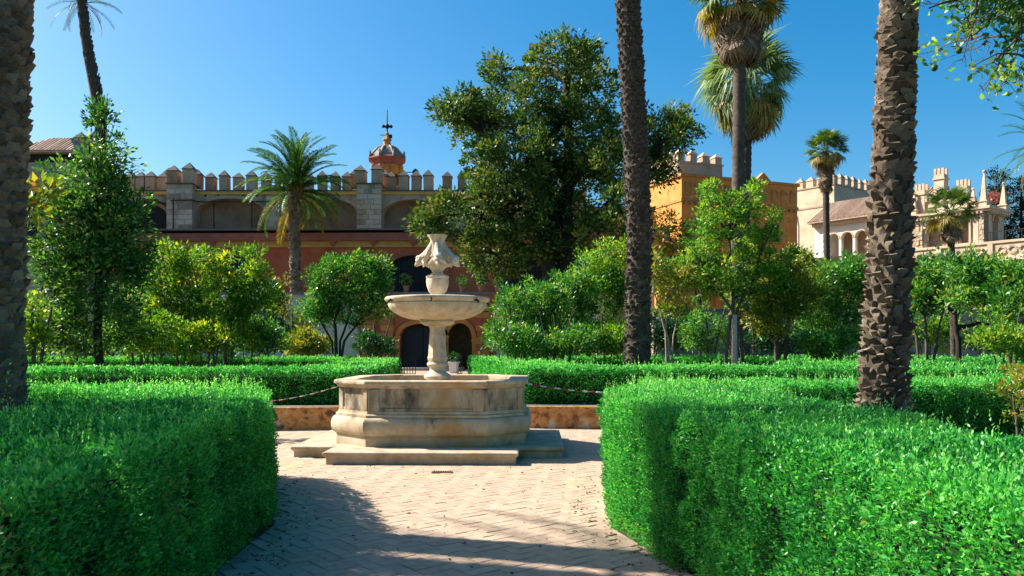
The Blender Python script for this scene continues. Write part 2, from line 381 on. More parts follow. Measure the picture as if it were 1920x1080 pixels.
def tree(name, label, cat, base, stems, blobs, ncl, per, cr, L, W, m, bark, group=None, seed=0, r0=.1, gap=-.35, twigs=25, **k):
    """stems: list of (x,y,z) point lists starting at the ground (first is the trunk)"""
    t = thing(name, label, cat, (base[0], base[1], 0), 0, group)
    O = Vector((base[0], base[1], 0))
    bl = [(x - O.x, y - O.y, z, rx, ry, rz) for x, y, z, rx, ry, rz in blobs]
    tops = []
    for q, st in enumerate(stems):
        pts = [Vector(p) - O for p in st]; fine = []
        for i in range(len(pts) - 1):
            for f in (0, .33, .66): fine.append(pts[i].lerp(pts[i + 1], f) + Vector((random.uniform(-1, 1), random.uniform(-1, 1), 0)) * r0 * .25 * (i + f > 0))
        fine.append(pts[-1]); nn = len(fine); rr = r0 if q == 0 else r0 * .72
        MB().tube(fine, [rr * (1.35 if i == 0 else 1) * (1 - .6 * i / nn) for i in range(nn)], 8, .08).build('trunk', bark, t, 60)
        tops.append((fine[nn // 2], fine[-1]))
    for x, y, z, rx, ry, rz in bl:
        c = Vector((x, y, z)); a = min((p for tp in tops for p in tp), key=lambda p: (p - c).length + (3 if p.z > z else 0))
        MB().tube(limb_pts(a, c + Vector((0, 0, rz * .3))), [r0 * .45, r0 * .36, r0 * .28, r0 * .2, r0 * .1], 6, .08).build('limb', bark, t, 60)
    cl = crown(bl, ncl, per, cr, L, W, m, t, seed, gap, **k)
    if twigs:
        tw = MB(); bc = [Vector(b[:3]) for b in bl]
        for i in random.sample(range(len(cl)), min(twigs, len(cl))):
            c = Vector(cl[i]); s = min(bc, key=lambda q: (q - c).length)
            tw.tube(limb_pts(s, c, .1, 4), [r0 * .14, r0 * .11, r0 * .08, r0 * .04], 4)
        tw.build('twigs', bark, t, kind='stuff')
    return t

def B(px, py, d, rx, rz, ry=None):
    p = P(px, py, d); s = d / F
    return (p.x, p.y, p.z, rx * s, (ry or rx) * s, rz * s)

# palm leaves ---------------------------------------------------------------
def frond_mesh(name, L, a0, a1, m, n=34, lw=.03, ll=.42, vee=.35, droop=.25):
    """feather leaf along +X: a0 start elevation, a1 end elevation (deg)"""
    pts = [Vector((0, 0, 0))]; tan = []
    for i in range(n):
        t = i / (n - 1); a = R(a0 + (a1 - a0) * t ** 1.3); tv = Vector((math.cos(a), 0, math.sin(a))); tan.append(tv); pts.append(pts[-1] + tv * L / n)
    mb = MB(); idx = list(range(0, n + 1, 4)) + ([n] if n % 4 else [])
    mb.tube([pts[i] for i in idx], [.028 * L / 3.5 * (1 - .85 * i / n) + .003 for i in idx], 4)
    base = len(mb.f); vals = [.75] * base
    for i in range(int(n * .12), n):
        t = i / n; l = ll * (math.sin(PI * min(1, .12 + t * .86)) ** .55) * L / 3.5
        for s in (-1, 1):
            for h in (0, .5):
                tv = tan[i]; nv = Vector((-tv.z, 0, tv.x))
                d = (tv * random.uniform(.55, .8) + Vector((0, s, 0)) * random.uniform(.75, 1) + nv * vee * random.uniform(.5, 1.4)).normalized()
                p0 = pts[i] + tv * L / n * h; p2 = p0 + d * l * random.uniform(.85, 1.1) - Vector((0, 0, droop * l * random.uniform(.5, 1.4)))
                pm = p0 + d * l * .45; wv = tv * lw * .5
                mb.add([p0, pm - wv, p2, pm + wv], [(0, 1, 2, 3)]); vals.append(random.random())
    me = mb.mesh(name); a = me.attributes.new('rnd', 'FLOAT', 'FACE'); a.data.foreach_set('value', vals); me.materials.append(m); return me

def fan_mesh(name, m, pet=.9, rad=.8, seg=26, span=215, droop=.3, w=.05):
    mb = MB(); mb.tube([(0, 0, 0), (pet * .5, 0, .05), (pet, 0, 0)], [.022, .017, .012], 4); vals = [.9] * len(mb.f)
    for i in range(seg):
        a = R(-span / 2 + span * i / (seg - 1)); r = rad * (.82 + .18 * math.cos(a)) * random.uniform(.9, 1.08)
        d = Vector((math.cos(a), math.sin(a), 0)); sd = Vector((-math.sin(a), math.cos(a), 0)); o = Vector((pet, 0, 0))
        f = .12 * (1 if i % 2 else -1) * .2
        m1 = o + d * r * .6 + Vector((0, 0, -.06 * r + f)); e = o + d * r + Vector((0, 0, -droop * r * random.uniform(.6, 1.5)))
        mb.add([o, m1 - sd * w * .9, e, m1 + sd * w * .9], [(0, 1, 2, 3)]); vals.append(random.random())
    me = mb.mesh(name); a = me.attributes.new('rnd', 'FLOAT', 'FACE'); a.data.foreach_set('value', vals); me.materials.append(m); return me

def boot_geo():
    v = [(-.1, 0, -.12), (-.1, -.54, .42), (-.1, .54, .42), (.75, -.05, .55), (1.0, -.36, .92), (1.0, .36, .92), (.05, -.42, 1.02), (.05, .42, 1.02)]
    f = [(0, 3, 1), (0, 2, 3), (1, 3, 4), (3, 5, 4), (2, 5, 3), (1, 4, 6), (2, 7, 5), (4, 5, 7, 6)]
    return v, f
BOOTS = {}
def boot_mesh(m, k):
    key = (m.name, k)
    if key not in BOOTS:
        v, f = boot_geo(); v = [(x + random.uniform(-.28, .28) * (x > 0), y + random.uniform(-.16, .16), z + random.uniform(-.16, .16)) for x, y, z in v]
        me = MB().add(v, f).mesh('leaf_base'); me.materials.append(m); BOOTS[key] = me
    return BOOTS[key]

def palm_trunk(t, ctr, rad, z1, m, ring, cnt, prot, indiv=None, jit=.35, core=None):
    """ctr(z)->(x,y) local, rad(z). old leaf bases ring the trunk in staggered rows; those in the z window indiv that face the path are single parts"""
    zs = [i * z1 / 24 for i in range(25)]
    tr = MB().tube([(*ctr(z), z) for z in zs], [rad(z) for z in zs], 16, .03).build('trunk', core or m, t, 60)
    rest = MB(); v0, f0 = boot_geo(); z = 0.0; k = 0; used = 0
    ox, oy = t.location.x, t.location.y
    while z < z1 - .1:
        rg = ring(z) ; n = cnt(z); c = ctr(z); r = rad(z); pr = prot(z)
        for j in range(n):
            a = 2 * PI * (j + .5 * (k % 2)) / n + random.uniform(-.5, .5) * .5 / n * 2 + k * .07
            sc = (pr * random.uniform(1 - jit, 1 + jit * 2), 2 * PI * r / n * random.uniform(.8, 1.12), rg * 1.35 * random.uniform(.7, 1.25))
            pos = (c[0] + r * .97 * math.cos(a), c[1] + r * .97 * math.sin(a), z + random.uniform(-.3, .3) * rg)
            face = -(math.cos(a) * (ox + c[0]) + math.sin(a) * (oy + c[1])) / math.hypot(ox, oy)
            if indiv and indiv[0] < z < indiv[1] and face > -.1 and used < 298:
                used += 1
                link('leaf_base', boot_mesh(m, random.randrange(9)), None, tr, pos, (random.uniform(-.18, .18), random.uniform(-.12, .12), a), sc)
            else:
                cs, sn = math.cos(a), math.sin(a)
                vv = [(x * sc[0], y * sc[1] + random.uniform(-.004, .004), zz * sc[2]) for x, y, zz in v0]
                rest.add([(pos[0] + x * cs - y * sn, pos[1] + x * sn + y * cs, pos[2] + zz) for x, y, zz in vv], f0)
        z += rg; k += 1
    rest.build('old_leaf_bases', m, tr, kind='stuff')
    return tr
# ================================================================== SETTING: ground, path
def axis(d): return -.093 * d
g = MB(); N = 24
for i in range(N):
    for j in range(N):
        x0, x1 = -260 + 520 * i / N, -260 + 520 * (i + 1) / N; y0, y1 = -40 + 440 * j / N, -40 + 440 * (j + 1) / N
        b = len(g.v); g.v += [(x0, y0, -.012), (x1, y0, -.012), (x1, y1, -.012), (x0, y1, -.012)]; g.f.append((b, b + 1, b + 2, b + 3))
tag(g.build('ground', SOIL), kind='structure')

FC = (-1.22, 13.1)                                  # fountain centre
pave_poly = [(-2.1, .5), (1.9, .5), (1.4, 5.4), (.9, 7.3), (1.3, 9.8), (2.4, 11.2), (16, 12.3), (16, 16.0), (.3, 16.3), (-.3, 20), (-2.2, 40), (-3, 58),
             (-8, 58), (-5.0, 40), (-3.2, 20), (-3.0, 16.3), (-16, 15.6), (-16, 10.8), (-3.4, 10.2), (-2.7, 9), (-2.2, 7.4)]
path = tag(MB().add([(x, y, .0) for x, y in pave_poly], [tuple(range(len(pave_poly)))]).build('path', MORTAR), kind='structure')
# herringbone bricks, the ones nearest the eye as single pieces
bw = .125; gap = .0045; place = []
th = R(39); cs, sn = math.cos(th), math.sin(th); O = Vector((-1.0, 9.0))
pp = np.array
for j in range(-110, 110):
    for k in range(-30, 30):
        for (cx, cy, vert) in ((j + 4 * k + 1, j + .5, 0), (j - 1 + 4 * k + .5, j + 1, 1)):
            if abs(cx) > 110: continue
            x, y = cx * bw, cy * bw
            place.append((O.x + x * cs - y * sn, O.y + x * sn + y * cs, th + (PI / 2 if vert else 0)))
arr = np.array([(a, b) for a, b, c in place])
ok = in_poly(arr, inset(pave_poly, .1)) & (arr[:, 1] > 4.9) & (arr[:, 1] < 24) & (np.abs(arr[:, 0]) < 9)
ok &= ~((np.abs(arr[:, 0] - FC[0]) < 1.9) & (np.abs(arr[:, 1] - FC[1]) < 1.3)) & ~((np.abs(arr[:, 0] - FC[0]) < 1.3) & (np.abs(arr[:, 1] - FC[1]) < 1.9))
sel = [place[i] for i in np.nonzero(ok)[0]]
def vis(q):
    px = 960 + q[0] / q[1] * F
    return q[1] + (0 if 430 < px < 1230 and q[1] > 5.6 else 100)
sel.sort(key=vis)
def brick_mb(mb, x=0, y=0, z=0, rz=0, h=.008):
    a, b = bw - gap / 2, bw / 2 - gap / 2; c, s = math.cos(rz), math.sin(rz)
    q = [(-a, -b), (a, -b), (a, b), (-a, b)]; e = .006
    lo = [(x + u * c - v * s, y + u * s + v * c, z - .004) for u, v in q]
    md = [(x + u * c - v * s, y + u * s + v * c, z + h - .004) for u, v in q]
    up = [(x + u * c - v * s, y + u * s + v * c, z + h) for u, v in [(-a + e, -b + e), (a - e, -b + e), (a - e, b - e), (-a + e, b - e)]]
    return mb.rings([lo, md, up], False, True)
bm = [brick_mb(MB(), h=.008 + .001 * i).mesh('brick') for i in range(3)]
for me in bm: me.materials.append(BRICK)
for x, y, rz in sel[:299]:
    link('brick', random.choice(bm), None, path, (x, y, random.uniform(0, .004)), (random.gauss(0, .006), random.gauss(0, .006), rz + random.gauss(0, .012)))
rest = MB()
for x, y, rz in sel[299:]: brick_mb(rest, x, y, random.uniform(0, .004), rz + random.gauss(0, .01))
rest.build('brick_paving', BRICK, path, kind='stuff')

dr = thing('drain_grate', 'small rusty iron drain grate set in the brick path before the fountain', 'drain', (P(829, 888, 10.42).x, 10.42, .008))
fr = MB()
for sx in (-1, 1): fr.box((sx * .125, 0, .008), (.02, .13, .016))
for sy in (-1, 1): fr.box((0, sy * .058, .008), (.232, .016, .0162))
RUST = mat('rusty_iron', [(.3, (.10, .055, .035)), (.7, (.22, .14, .10))], 30, .8, .3)
fr.build('frame', RUST, dr)
for i in range(7): MB().box((-.09 + .03 * i, 0, .007), (.014, .1, .012)).build('bar', RUST, dr)
MB().box((0, 0, .001), (.23, .11, .002)).build('sump', DARK, dr)

# ================================================================== FOUNTAIN
ft = thing('fountain', 'weathered stone fountain with octagonal basin, round bowl on a baluster and carved dolphins on top', 'fountain', (FC[0], FC[1], 0), R(-1.5))
def cham(h, c):
    return [(-h + c, -h), (h - c, -h), (h, -h + c), (h, h - c), (h - c, h), (-h + c, h), (-h, h - c), (-h, -h + c)]
def molding(mb, prof, h0=1.475, c0=.59, cap=True):
    k = math.tan(PI / 8)
    return mb.rings([[(x, y, z) for x, y in cham(h0 + o, c0 + o * (2 - math.sqrt(2)))] for o, z in prof], cap, cap)
# cross shaped plinth: four steps with a rounded nosing
def step(wd, y0, y1, z):
    mb = MB(); prof = [(-.035, 0), (-.035, z - .075), (-.02, z - .065), (0, z - .045), (.006, z - .03), (0, z - .012), (-.012, z)]
    return mb.rings([[(-wd - o, y0 - o, zz), (wd + o, y0 - o, zz), (wd + o, y1, zz), (-wd - o, y1, zz)] for o, zz in prof])
ST = .185
for a, ww, z in ((0, 1.36, ST), (PI / 2, 1.3, ST - .012), (PI, 1.36, ST), (-PI / 2, 1.3, ST - .012)):
    s = step(ww, -2.03, -.9 if abs(a) in (0, PI) else -1.25, z).build('step', STEP, ft, rot=(0, 0, a)); bevel(s, .012)
# basin
b0 = MB(); molding(b0, [(-.02, ST - .02), (-.02, ST + .13), (-.03, ST + .14)]); bevel(b0.build('basin_plinth', STONE, ft), .012)
t0 = MB(); pr = [(-.055, .30), (-.02, .325)]
for i in range(11):
    a = -PI / 2 + PI * i / 10; pr.append((-.025 + .078 * math.cos(a), .475 + .135 * math.sin(a)))
pr += [(-.02, .615), (-.02, .645), (-.045, .66), (-.055, .685), (-.055, .70)]
molding(t0, pr); t0.build('torus_moulding', STONE, ft, 28)
b1 = MB(); molding(b1, [(-.08, .69), (-.08, 1.03)]); b1.build('basin_body', STONED, ft)
# corner pilasters and recessed field panels round the body
poly = cham(1.475 - .08, .59 - .08 * (2 - math.sqrt(2)))
for i in range(8):
    a, b = Vector(poly[i]), Vector(poly[(i + 1) % 8]); d = (b - a).normalized(); n = Vector((d.y, -d.x)); L = (b - a).length
    wdt = .16 if L > 1 else .1; rz = math.atan2(d.y, d.x)
    for e in (wdt / 2 + .004, L - wdt / 2 - .004):
        c = a + d * e + n * .006; bevel(MB().box((c.x, c.y, .862), (wdt, .03, .325), rz).build('pilaster', STONED, ft), .006)
    c = a + d * L / 2 + n * .003; MB().box((c.x, c.y, .72), (L - 2 * wdt - .03, .022, .035), rz).build('panel_fillet', STONED, ft)
rim = MB(); io = -.30
rp_ = [(io, .60), (-.09, 1.0), (-.085, 1.03), (-.05, 1.045), (-.03, 1.075), (-.0, 1.085), (.012, 1.10), (.01, 1.135), (-.005, 1.15), (io + .015, 1.15), (io, 1.135), (io, .60)]
rim2 = MB(); molding(rim2, rp_[1:], cap=False)
ro = rim2.build('basin_rim', STONE, ft); bevel(ro, .006)
MB().prism(cham(1.475 + io - .001, .59 + io * .586), .58, .66).build('basin_floor', STONE, ft)
# shaft
pd = MB().lathe([(.24, .65), (.24, .95), (.2, .99), (.17, 1.06), (.165, 1.10), (.215, 1.13), (.225, 1.17), (.20, 1.2), (.15, 1.23), (.125, 1.27), (.13, 1.31), (.165, 1.335), (.175, 1.36), (.165, 1.385), (.15, 1.40)], 32)
pd.build('shaft_base', MARBLE, ft, 35)
sh = MB().lathe([(.15, 1.395), (.165, 1.44), (.17, 1.47), (.158, 1.50), (.128, 1.93), (.135, 1.94), (.135, 1.965), (.15, 1.985), (.15, 2.0)], 8, rot=PI / 8)
bevel(sh.build('octagonal_shaft', MARBLE, ft), .004)
cp = MB().rings([[(sx * h, sy * h, z) for sx, sy in ((-1, -1), (1, -1), (1, 1), (-1, 1))] for h, z in ((.19, 1.995), (.255, 2.04), (.26, 2.05), (.26, 2.075), (.25, 2.085))])
bevel(cp.build('capital', MARBLE, ft), .01)
bp = [(.0, 2.08), (.30, 2.082), (.45, 2.10), (.60, 2.145), (.71, 2.205), (.775, 2.265), (.80, 2.315), (.805, 2.345), (.79, 2.355), (.81, 2.37), (.845, 2.39), (.858, 2.415), (.855, 2.44), (.838, 2.452), (.79, 2.45), (.76, 2.42), (.60, 2.34), (.3, 2.28), (0.001, 2.27)]
MB().lathe(bp, 64, cap0=False, cap1=False).build('bowl', MARBLE, ft, 40)
for a in (-90, -38, -142, 25, 155):
    q = R(a); d = Vector((math.cos(q), math.sin(q), 0))
    sp = MB().tube([d * .80 + Vector((0, 0, 2.39)), d * .87 + Vector((0, 0, 2.385)), d * .91 + Vector((0, 0, 2.35))], [.022, .02, .016], 8)
    sp.build('spout', IRON, ft, 60)
MB().lathe([(.10, 2.27), (.10, 2.42), (.085, 2.47), (.10, 2.50), (.145, 2.555), (.175, 2.64), (.185, 2.72), (.178, 2.765), (.186, 2.775), (.186, 2.80), (.155, 2.82), (.11, 2.835)], 40, lobes=10, amp=.012).build('vase', MARBLE, ft, 45)
MB().lathe([(.105, 2.83), (.088, 2.86), (.095, 2.895), (.125, 2.93), (.14, 2.98), (.135, 3.03), (.12, 3.08)], 32).build('stem_bulb', MARBLE, ft, 50)
MB().lathe([(.12, 3.05), (.125, 3.12), (.115, 3.22), (.10, 3.30), (.103, 3.36), (.125, 3.42), (.155, 3.462), (.16, 3.475), (.14, 3.478), (.10, 3.44), (.05, 3.40)], 32, lobes=8, amp=.05).build('flared_mouth', MARBLE, ft, 50)
for a in (-90, 0, 90, 180):
    d = MB()
    pts = [(.075, 0, 3.37), (.10, 0, 3.29), (.14, 0, 3.21), (.185, 0, 3.14), (.235, 0, 3.085), (.285, 0, 3.055), (.33, 0, 3.045), (.355, 0, 3.04)]
    d.tube(pts, [.035, .05, .062, .075, .085, .082, .058, .025], 10, .04)
    d.ico((.30, 0, 3.10), .055, 1, 1.15, .8, 8, 6)                                   # forehead
    for s in (-1, 1):
        d.ico((.285, s * .062, 3.095), .028, 1, 1, 1, 6, 5)                          # eyes
        d.tube([(.235, s * .07, 3.06), (.21, s * .125, 3.0), (.23, s * .15, 2.965)], [.04, .03, .008], 6)   # side fins
        d.tube([(.16, s * .05, 3.18), (.19, s * .10, 3.12), (.22, s * .12, 3.1)], [.03, .02, .006], 5)
    d.tube([(.30, 0, 3.02), (.34, 0, 2.985), (.365, 0, 2.965)], [.05, .035, .012], 8)  # lower lip
    for i in range(5):
        f = i / 4; d.tube([(.12 + .13 * f, 0, 3.27 - .15 * f), (.155 + .13 * f, 0, 3.295 - .15 * f)], [.02, .005], 5)   # crest
    d.tube([(.11, 0, 3.02), (.17, 0, 2.99), (.21, 0, 3.0)], [.05, .05, .02], 6)
    d.build('dolphin', MARBLE, ft, 30, rot=(0, 0, R(a) + R(8)))

# ================================================================== bench walls and rope barriers
def bench(pts, label):
    """low plastered wall; pts front edge left to right"""
    t = thing('bench_wall', label, 'bench', (pts[0][0], pts[0][1], 0)); o = Vector(pts[0]); q = [Vector(p) - o for p in pts]
    th = .55
    bk = [p + Vector((0, th)) for p in q]; poly = [tuple(p) for p in q] + [tuple(p) for p in reversed(bk)]
    MB().prism(poly, 0, .40).build('wall', BENCHM, t)
    fr = [p - Vector((0, .03)) for p in q]
    bevel(MB().prism([tuple(p) for p in fr] + [tuple(p + Vector((0, .02))) for p in reversed(bk)], .402, .455).build('seat_slab', BENCHM, t), .012)
    i = 0
    for a, b in zip(q[:-1], q[1:]):
        L = (b - a).length; n = int(L / .15)
        for j in range(n):
            if i >= 150: break
            c = a.lerp(b, (j + .5) / n) + Vector((0, .14)); d = b - a
            MB().box((0, 0, 0), (.142, .142, .012)).build('tile', TILEB, t, loc=(c.x, c.y, .4615), rot=(0, 0, math.atan2(d.y, d.x))); i += 1
    return t
bench([(-9.6, 15.2), (-6.5, 15.5), (-4.4, 15.75), (-3.15, 15.95)], 'flaking ochre plaster bench wall under the hedge to the left of the fountain')
bench([(.2, 16.1), (1.7, 15.95), (4.2, 15.8), (8, 15.7)], 'ochre bench wall with blue glazed tiles on its seat, to the right of the fountain')

def chain(a, b, sag, label, n, cols=None, k=1):
    t = thing('barrier_chain', label, 'chain', a); a, b = Vector(a), Vector(b)
    pts = [a.lerp(b, i / n) - Vector((0, 0, sag * 4 * (i / n) * (1 - i / n))) - a for i in range(n + 1)]
    for i in range(n):
        p, q = pts[i], pts[i + 1]; e = (q - p) * .04
        mb = MB().tube([p + e, p.lerp(q, .15), p.lerp(q, .85), q - e], [.009 * k, .017 * k, .017 * k, .009 * k], 6)
        mb.build('link', (cols or (WHITEP, REDP))[i % 2], t, 60)
    return t
chain((.22, 12.9, 1.06), (3.2, 13.3, .98), .13, 'red and white plastic chain from the basin towards the sunny hedge', 26, None, .8)
chain((-2.66, 12.9, 1.06), (-6.2, 13.4, .99), .30, 'thin dark and white chain sagging from the basin towards the shaded hedge', 40, (STEP, IRON), .55)
# slim iron posts that hold the far ends of the chains
for x, y, l in ((3.2, 13.3, 'slim iron chain post behind the sunny hedge'), (-6.2, 13.4, 'slim iron chain post behind the shaded hedge')):
    t = thing('chain_post', l, 'post', (x, y, 0)); MB().lathe([(.025, 0), (.025, 1.0)], 10).build('post', IRON, t, 40)
    MB().lathe([(.14, 0.001), (.14, .02), (.03, .05)], 16).build('foot', IRON, t, 40); MB().ico((0, 0, 1.02), .04, 1, 1, 1, 10, 8).build('knob', IRON, t, 60)

# ================================================================== HEDGES
def hedge(label, parts, z, L, lai, sprig, sprig_h, seed):
    t = thing('hedge', label, 'hedge', (0, 0, 0))
    cx = sum(p[0] for p in parts[0][0]) / len(parts[0][0]); cy = sum(p[1] for p in parts[0][0]) / len(parts[0][0])
    n = 0
    for i, (poly, k) in enumerate(parts): n += hedge_part(poly, z, L * k, lai, t, sprig, sprig_h, seed + i * 13)
    print('hedge', label[:30], n)
    return t
hedge('shaded boxwood hedge along the path with sunlit sprigs on its far corner', [
    ([(-1.62, 1.6), (-3.5, 1.6), (-4.1, 7.2), (-4.2, 8.9), (-2.74, 9.0), (-2.26, 7.4), (-2.06, 5.5), (-1.79, 3.6)], 1),
    ([(-2.74, 9.02), (-4.22, 8.92), (-12, 9.6), (-12, 11.2), (-3.4, 10.3)], 1.35)], 1.13, .029, 1.7, 1.6, .17, 3)
hedge('bright sunlit boxwood hedge bulging over the path, striped by trunk shadows', [
    ([(1.68, 1.7), (1.40, 3.9), (1.27, 5.2), (1.08, 6.3), (.87, 7.3), (.95, 8.3), (1.22, 9.3), (2.72, 9.3), (2.72, 7.0), (2.68, 5.4), (2.6, 4.35), (2.9, 1.7)], 1),
    ([(1.22, 9.32), (1.9, 11.0), (5, 11.9), (14, 12.8), (14, 10.9), (5, 10.2), (2.75, 9.6), (2.72, 9.32)], 1.35)], 1.165, .026, 1.9, 2.0, .14, 5)
hedge('dark faced box hedge behind the ochre bench, running back along the path to the gate', [
    ([(-17, 16.2), (-3.1, 16.5), (-3.15, 18.2), (-17, 18.0)], 1.6),
    ([(-3.1, 18.22), (-4.35, 31), (-5.9, 31), (-4.7, 18.22)], 2)], 1.15, .034, 1.7, .8, .10, 8)
hedge('sunlit box hedge behind the tiled bench, its end facing the gate path', [
    ([(0.0, 16.5), (12, 17.0), (16, 17.2), (16, 18.9), (12, 18.7), (-.15, 18.2)], 1.6),
    ([(-.15, 18.22), (1.45, 18.26), (.1, 32), (-1.75, 32)], 2)], 1.2, .034, 1.7, .8, .12, 11)
hedge('low far box hedge crossing the beds before the cream wall', [([(-26, 31.0), (-6.1, 31.0), (-6.1, 32.3), (-26, 32.3)], 2.6)], 1.2, .034, 1.5, .5, .10, 14)
hedge('far box hedge ending the beds among the citrus trees', [([(.3, 27.5), (24, 25.5), (24, 27.2), (.2, 29.2)], 2.6)], 1.25, .034, 1.5, .6, .12, 17)
hedge('far box hedge strip beside the slender palm foot', [([(7, 20.6), (20, 20.8), (20, 22.4), (7, 22.2)], 2.2)], 1.2, .034, 1.5, .6, .12, 19)

# dead leaves and clippings blown against the hedge feet
n = 900; q = np.column_stack([rng.uniform(-3.2, 2.2, n * 3), rng.uniform(5.2, 12, n * 3)])
inp = in_poly(q, inset(pave_poly, .05)) & ~((np.abs(q[:, 0] - FC[0]) < 2.1) & (np.abs(q[:, 1] - FC[1]) < 2.1))
edge = ~in_poly(q, inset(pave_poly, .45)); q = q[inp & (edge | (rng.random(len(q)) < .10))][:n]
LIT = leafmat('fallen_leaf', [(0, (.08, .05, .025)), (.5, (.20, .12, .05)), (.8, (.30, .22, .08)), (1, (.12, .16, .04))], .05, .7, .2)
a_ = rng.normal(size=(len(q), 3)); a_[:, 2] *= .15
lm = leaf_mesh('fallen_leaves', np.column_stack([q, np.full(len(q), .016)]), a_, rng.uniform(.015, .05, len(q)), .018, rng.random(len(q)), LIT, .3)
tag(link('fallen_leaves', lm), 'dry leaves and clippings scattered along the foot of the hedges', 'leaf litter', kind='stuff')
# ================================================================== BUILDINGS
def arch_wall(mb, x0, x1, z0, z1, ops, t, n=14):
    """wall slab in the local xz plane (front y=0, back y=t) with arched openings (cx, w, sill, spring, rise)"""
    ops = sorted(ops); xs = x0
    def q(a, b, c, d): mb.add([a, b, c, d], [(0, 1, 2, 3)])
    def slab(xa, xb, za, zb):
        if xb - xa < 1e-4 or zb - za < 1e-4: return
        q((xa, 0, za), (xb, 0, za), (xb, 0, zb), (xa, 0, zb)); q((xb, t, za), (xa, t, za), (xa, t, zb), (xb, t, zb))
    for cx, w_, s, sp, ri in ops:
        a, b = cx - w_ / 2, cx + w_ / 2
        slab(xs, a, z0, z1); slab(a, b, z0, s)
        pts = [(a + w_ * i / n, sp + ri * math.sqrt(max(0, 1 - (2 * i / n - 1) ** 2))) for i in range(n + 1)] if ri > 0 else [(a, sp), (b, sp)]
        for (xa, za), (xb, zb) in zip(pts[:-1], pts[1:]):
            q((xa, 0, za), (xb, 0, zb), (xb, 0, z1), (xa, 0, z1)); q((xb, t, zb), (xa, t, za), (xa, t, z1), (xb, t, z1))
            q((xa, 0, za), (xa, t, za), (xb, t, zb), (xb, 0, zb))
        q((a, 0, s), (a, t, s), (a, t, sp), (a, 0, sp)); q((b, 0, sp), (b, t, sp), (b, t, s), (b, 0, s))
        if s > z0: q((a, 0, s), (b, 0, s), (b, t, s), (a, t, s))
        xs = b
    slab(xs, x1, z0, z1)
    q((x0, 0, z1), (x1, 0, z1), (x1, t, z1), (x0, t, z1)); q((x0, 0, z0), (x0, 0, z1), (x0, t, z1), (x0, t, z0)); q((x1, 0, z0), (x1, t, z0), (x1, t, z1), (x1, 0, z1))
    return mb

def arch_band(mb, cx, w_, sp, ri, bw_, y0, y1, n=16):
    """raised archivolt following an arch"""
    rs = []
    for i in range(n + 1):
        a = PI - PI * i / n; c, s = math.cos(a), math.sin(a)
        rs.append([(cx + (w_ / 2) * c, y0, sp + ri * s), (cx + (w_ / 2 + bw_) * c, y0, sp + (ri + bw_) * s), (cx + (w_ / 2 + bw_) * c, y1, sp + (ri + bw_) * s), (cx + (w_ / 2) * c, y1, sp + ri * s)])
    return mb.rings(rs)

def merlon_meshes(w_, d_, h_, m, cm, cap=.35, ov=.05):
    a = MB().box((0, 0, h_ / 2), (w_, d_, h_)).mesh('merlon'); a.materials.append(m)
    x, y = w_ / 2 + ov, d_ / 2 + ov
    c = MB().rings([[(-x, -y, h_), (x, -y, h_), (x, y, h_), (-x, y, h_)], [(-x, -y, h_ + .06), (x, -y, h_ + .06), (x, y, h_ + .06), (-x, y, h_ + .06)], [(-.03, -.03, h_ + cap), (.03, -.03, h_ + cap), (.03, .03, h_ + cap), (-.03, .03, h_ + cap)]]).mesh('merlon_cap')
    c.materials.append(cm); return a, c
def merlon(ms, par, loc, rz=0, s=1):
    o = link('merlon', ms[0], None, par, loc, (random.gauss(0, .012), random.gauss(0, .012), rz + random.gauss(0, .03)), (s * random.uniform(.92, 1.06), s * random.uniform(.94, 1.05), s * random.uniform(.9, 1.05))); link('merlon_cap', ms[1], None, o); return o

# ---- lower retaining wall with the grotto gate (58 m off)
D1 = 58.0
def X(px, d): return (px - 960) / F * d
def Z(py, d): return EYE + (HZ - py) / F * d
tw = thing('terrace_wall', 'long cream terrace wall with an orange and red twin arched gate and pots along its top', 'wall', (0, D1, 0))
zt = Z(549, D1)
xg0, xg1 = X(672, D1), X(930, D1)
MB().box2(X(-60, D1), xg0, 0, 1.2, 0, zt - .12).build('plaster_wall', CREAM, tw)
MB().box2(xg1, X(1260, D1), 0, 1.2, 0, zt - .12).build('plaster_wall', CREAM, tw)
gm = MB(); o1 = (X(791, D1), X(832, D1) - X(750, D1), 0, Z(628, D1), Z(607, D1) - Z(628, D1)); o2 = (X(862, D1), X(886, D1) - X(840, D1), 0, Z(634, D1), Z(606, D1) - Z(634, D1))
arch_wall(gm, xg0, xg1, 0, zt - .12, [o1, o2], 1.1); gm.build('gate_wall', REDW, tw)
for o in (o1, o2):
    am = MB(); arch_band(am, o[0], o[1], o[3], o[4], .32, -.14, .02); am.build('archivolt', GATEO, tw, 40)
    for s in (-1, 1):
        x = o[0] + s * (o[1] / 2 + .17); MB().box((x, -.07, o[3] / 2), (.33, .18, o[3] - .02)).build('door_jamb', GATEO, tw)
        MB().box((x, -.08, o[3] - .16), (.44, .26, .16)).build('impost', GATEO, tw)
for px in (692, 727, 905):                     # banded rusticated pilasters
    x = X(px, D1)
    for i in range(9): MB().box((x, -.16, .24 + .46 * i), (.95 - .12 * (i % 2), .34 - .05 * (i % 2), .44)).build('banded_block', GATEO if i % 2 == 0 else REDW, tw)
    MB().box((x, -.16, 4.35), (1.1, .42, .25)).build('pilaster_capital', GATEO, tw)
MB().box2(xg0, xg1, -.2, -.002, zt - 1.0, zt - .72).build('string_course', GATEO, tw)
MB().box2(X(-60, D1), X(1260, D1), -.18, 1.3, zt - .12, zt + .05).build('coping', SLATE, tw)
MB().box2(X(640, D1), X(960, D1), 1.9, 2.1, 0, zt - .2).build('passage_wall', DARK, tw)
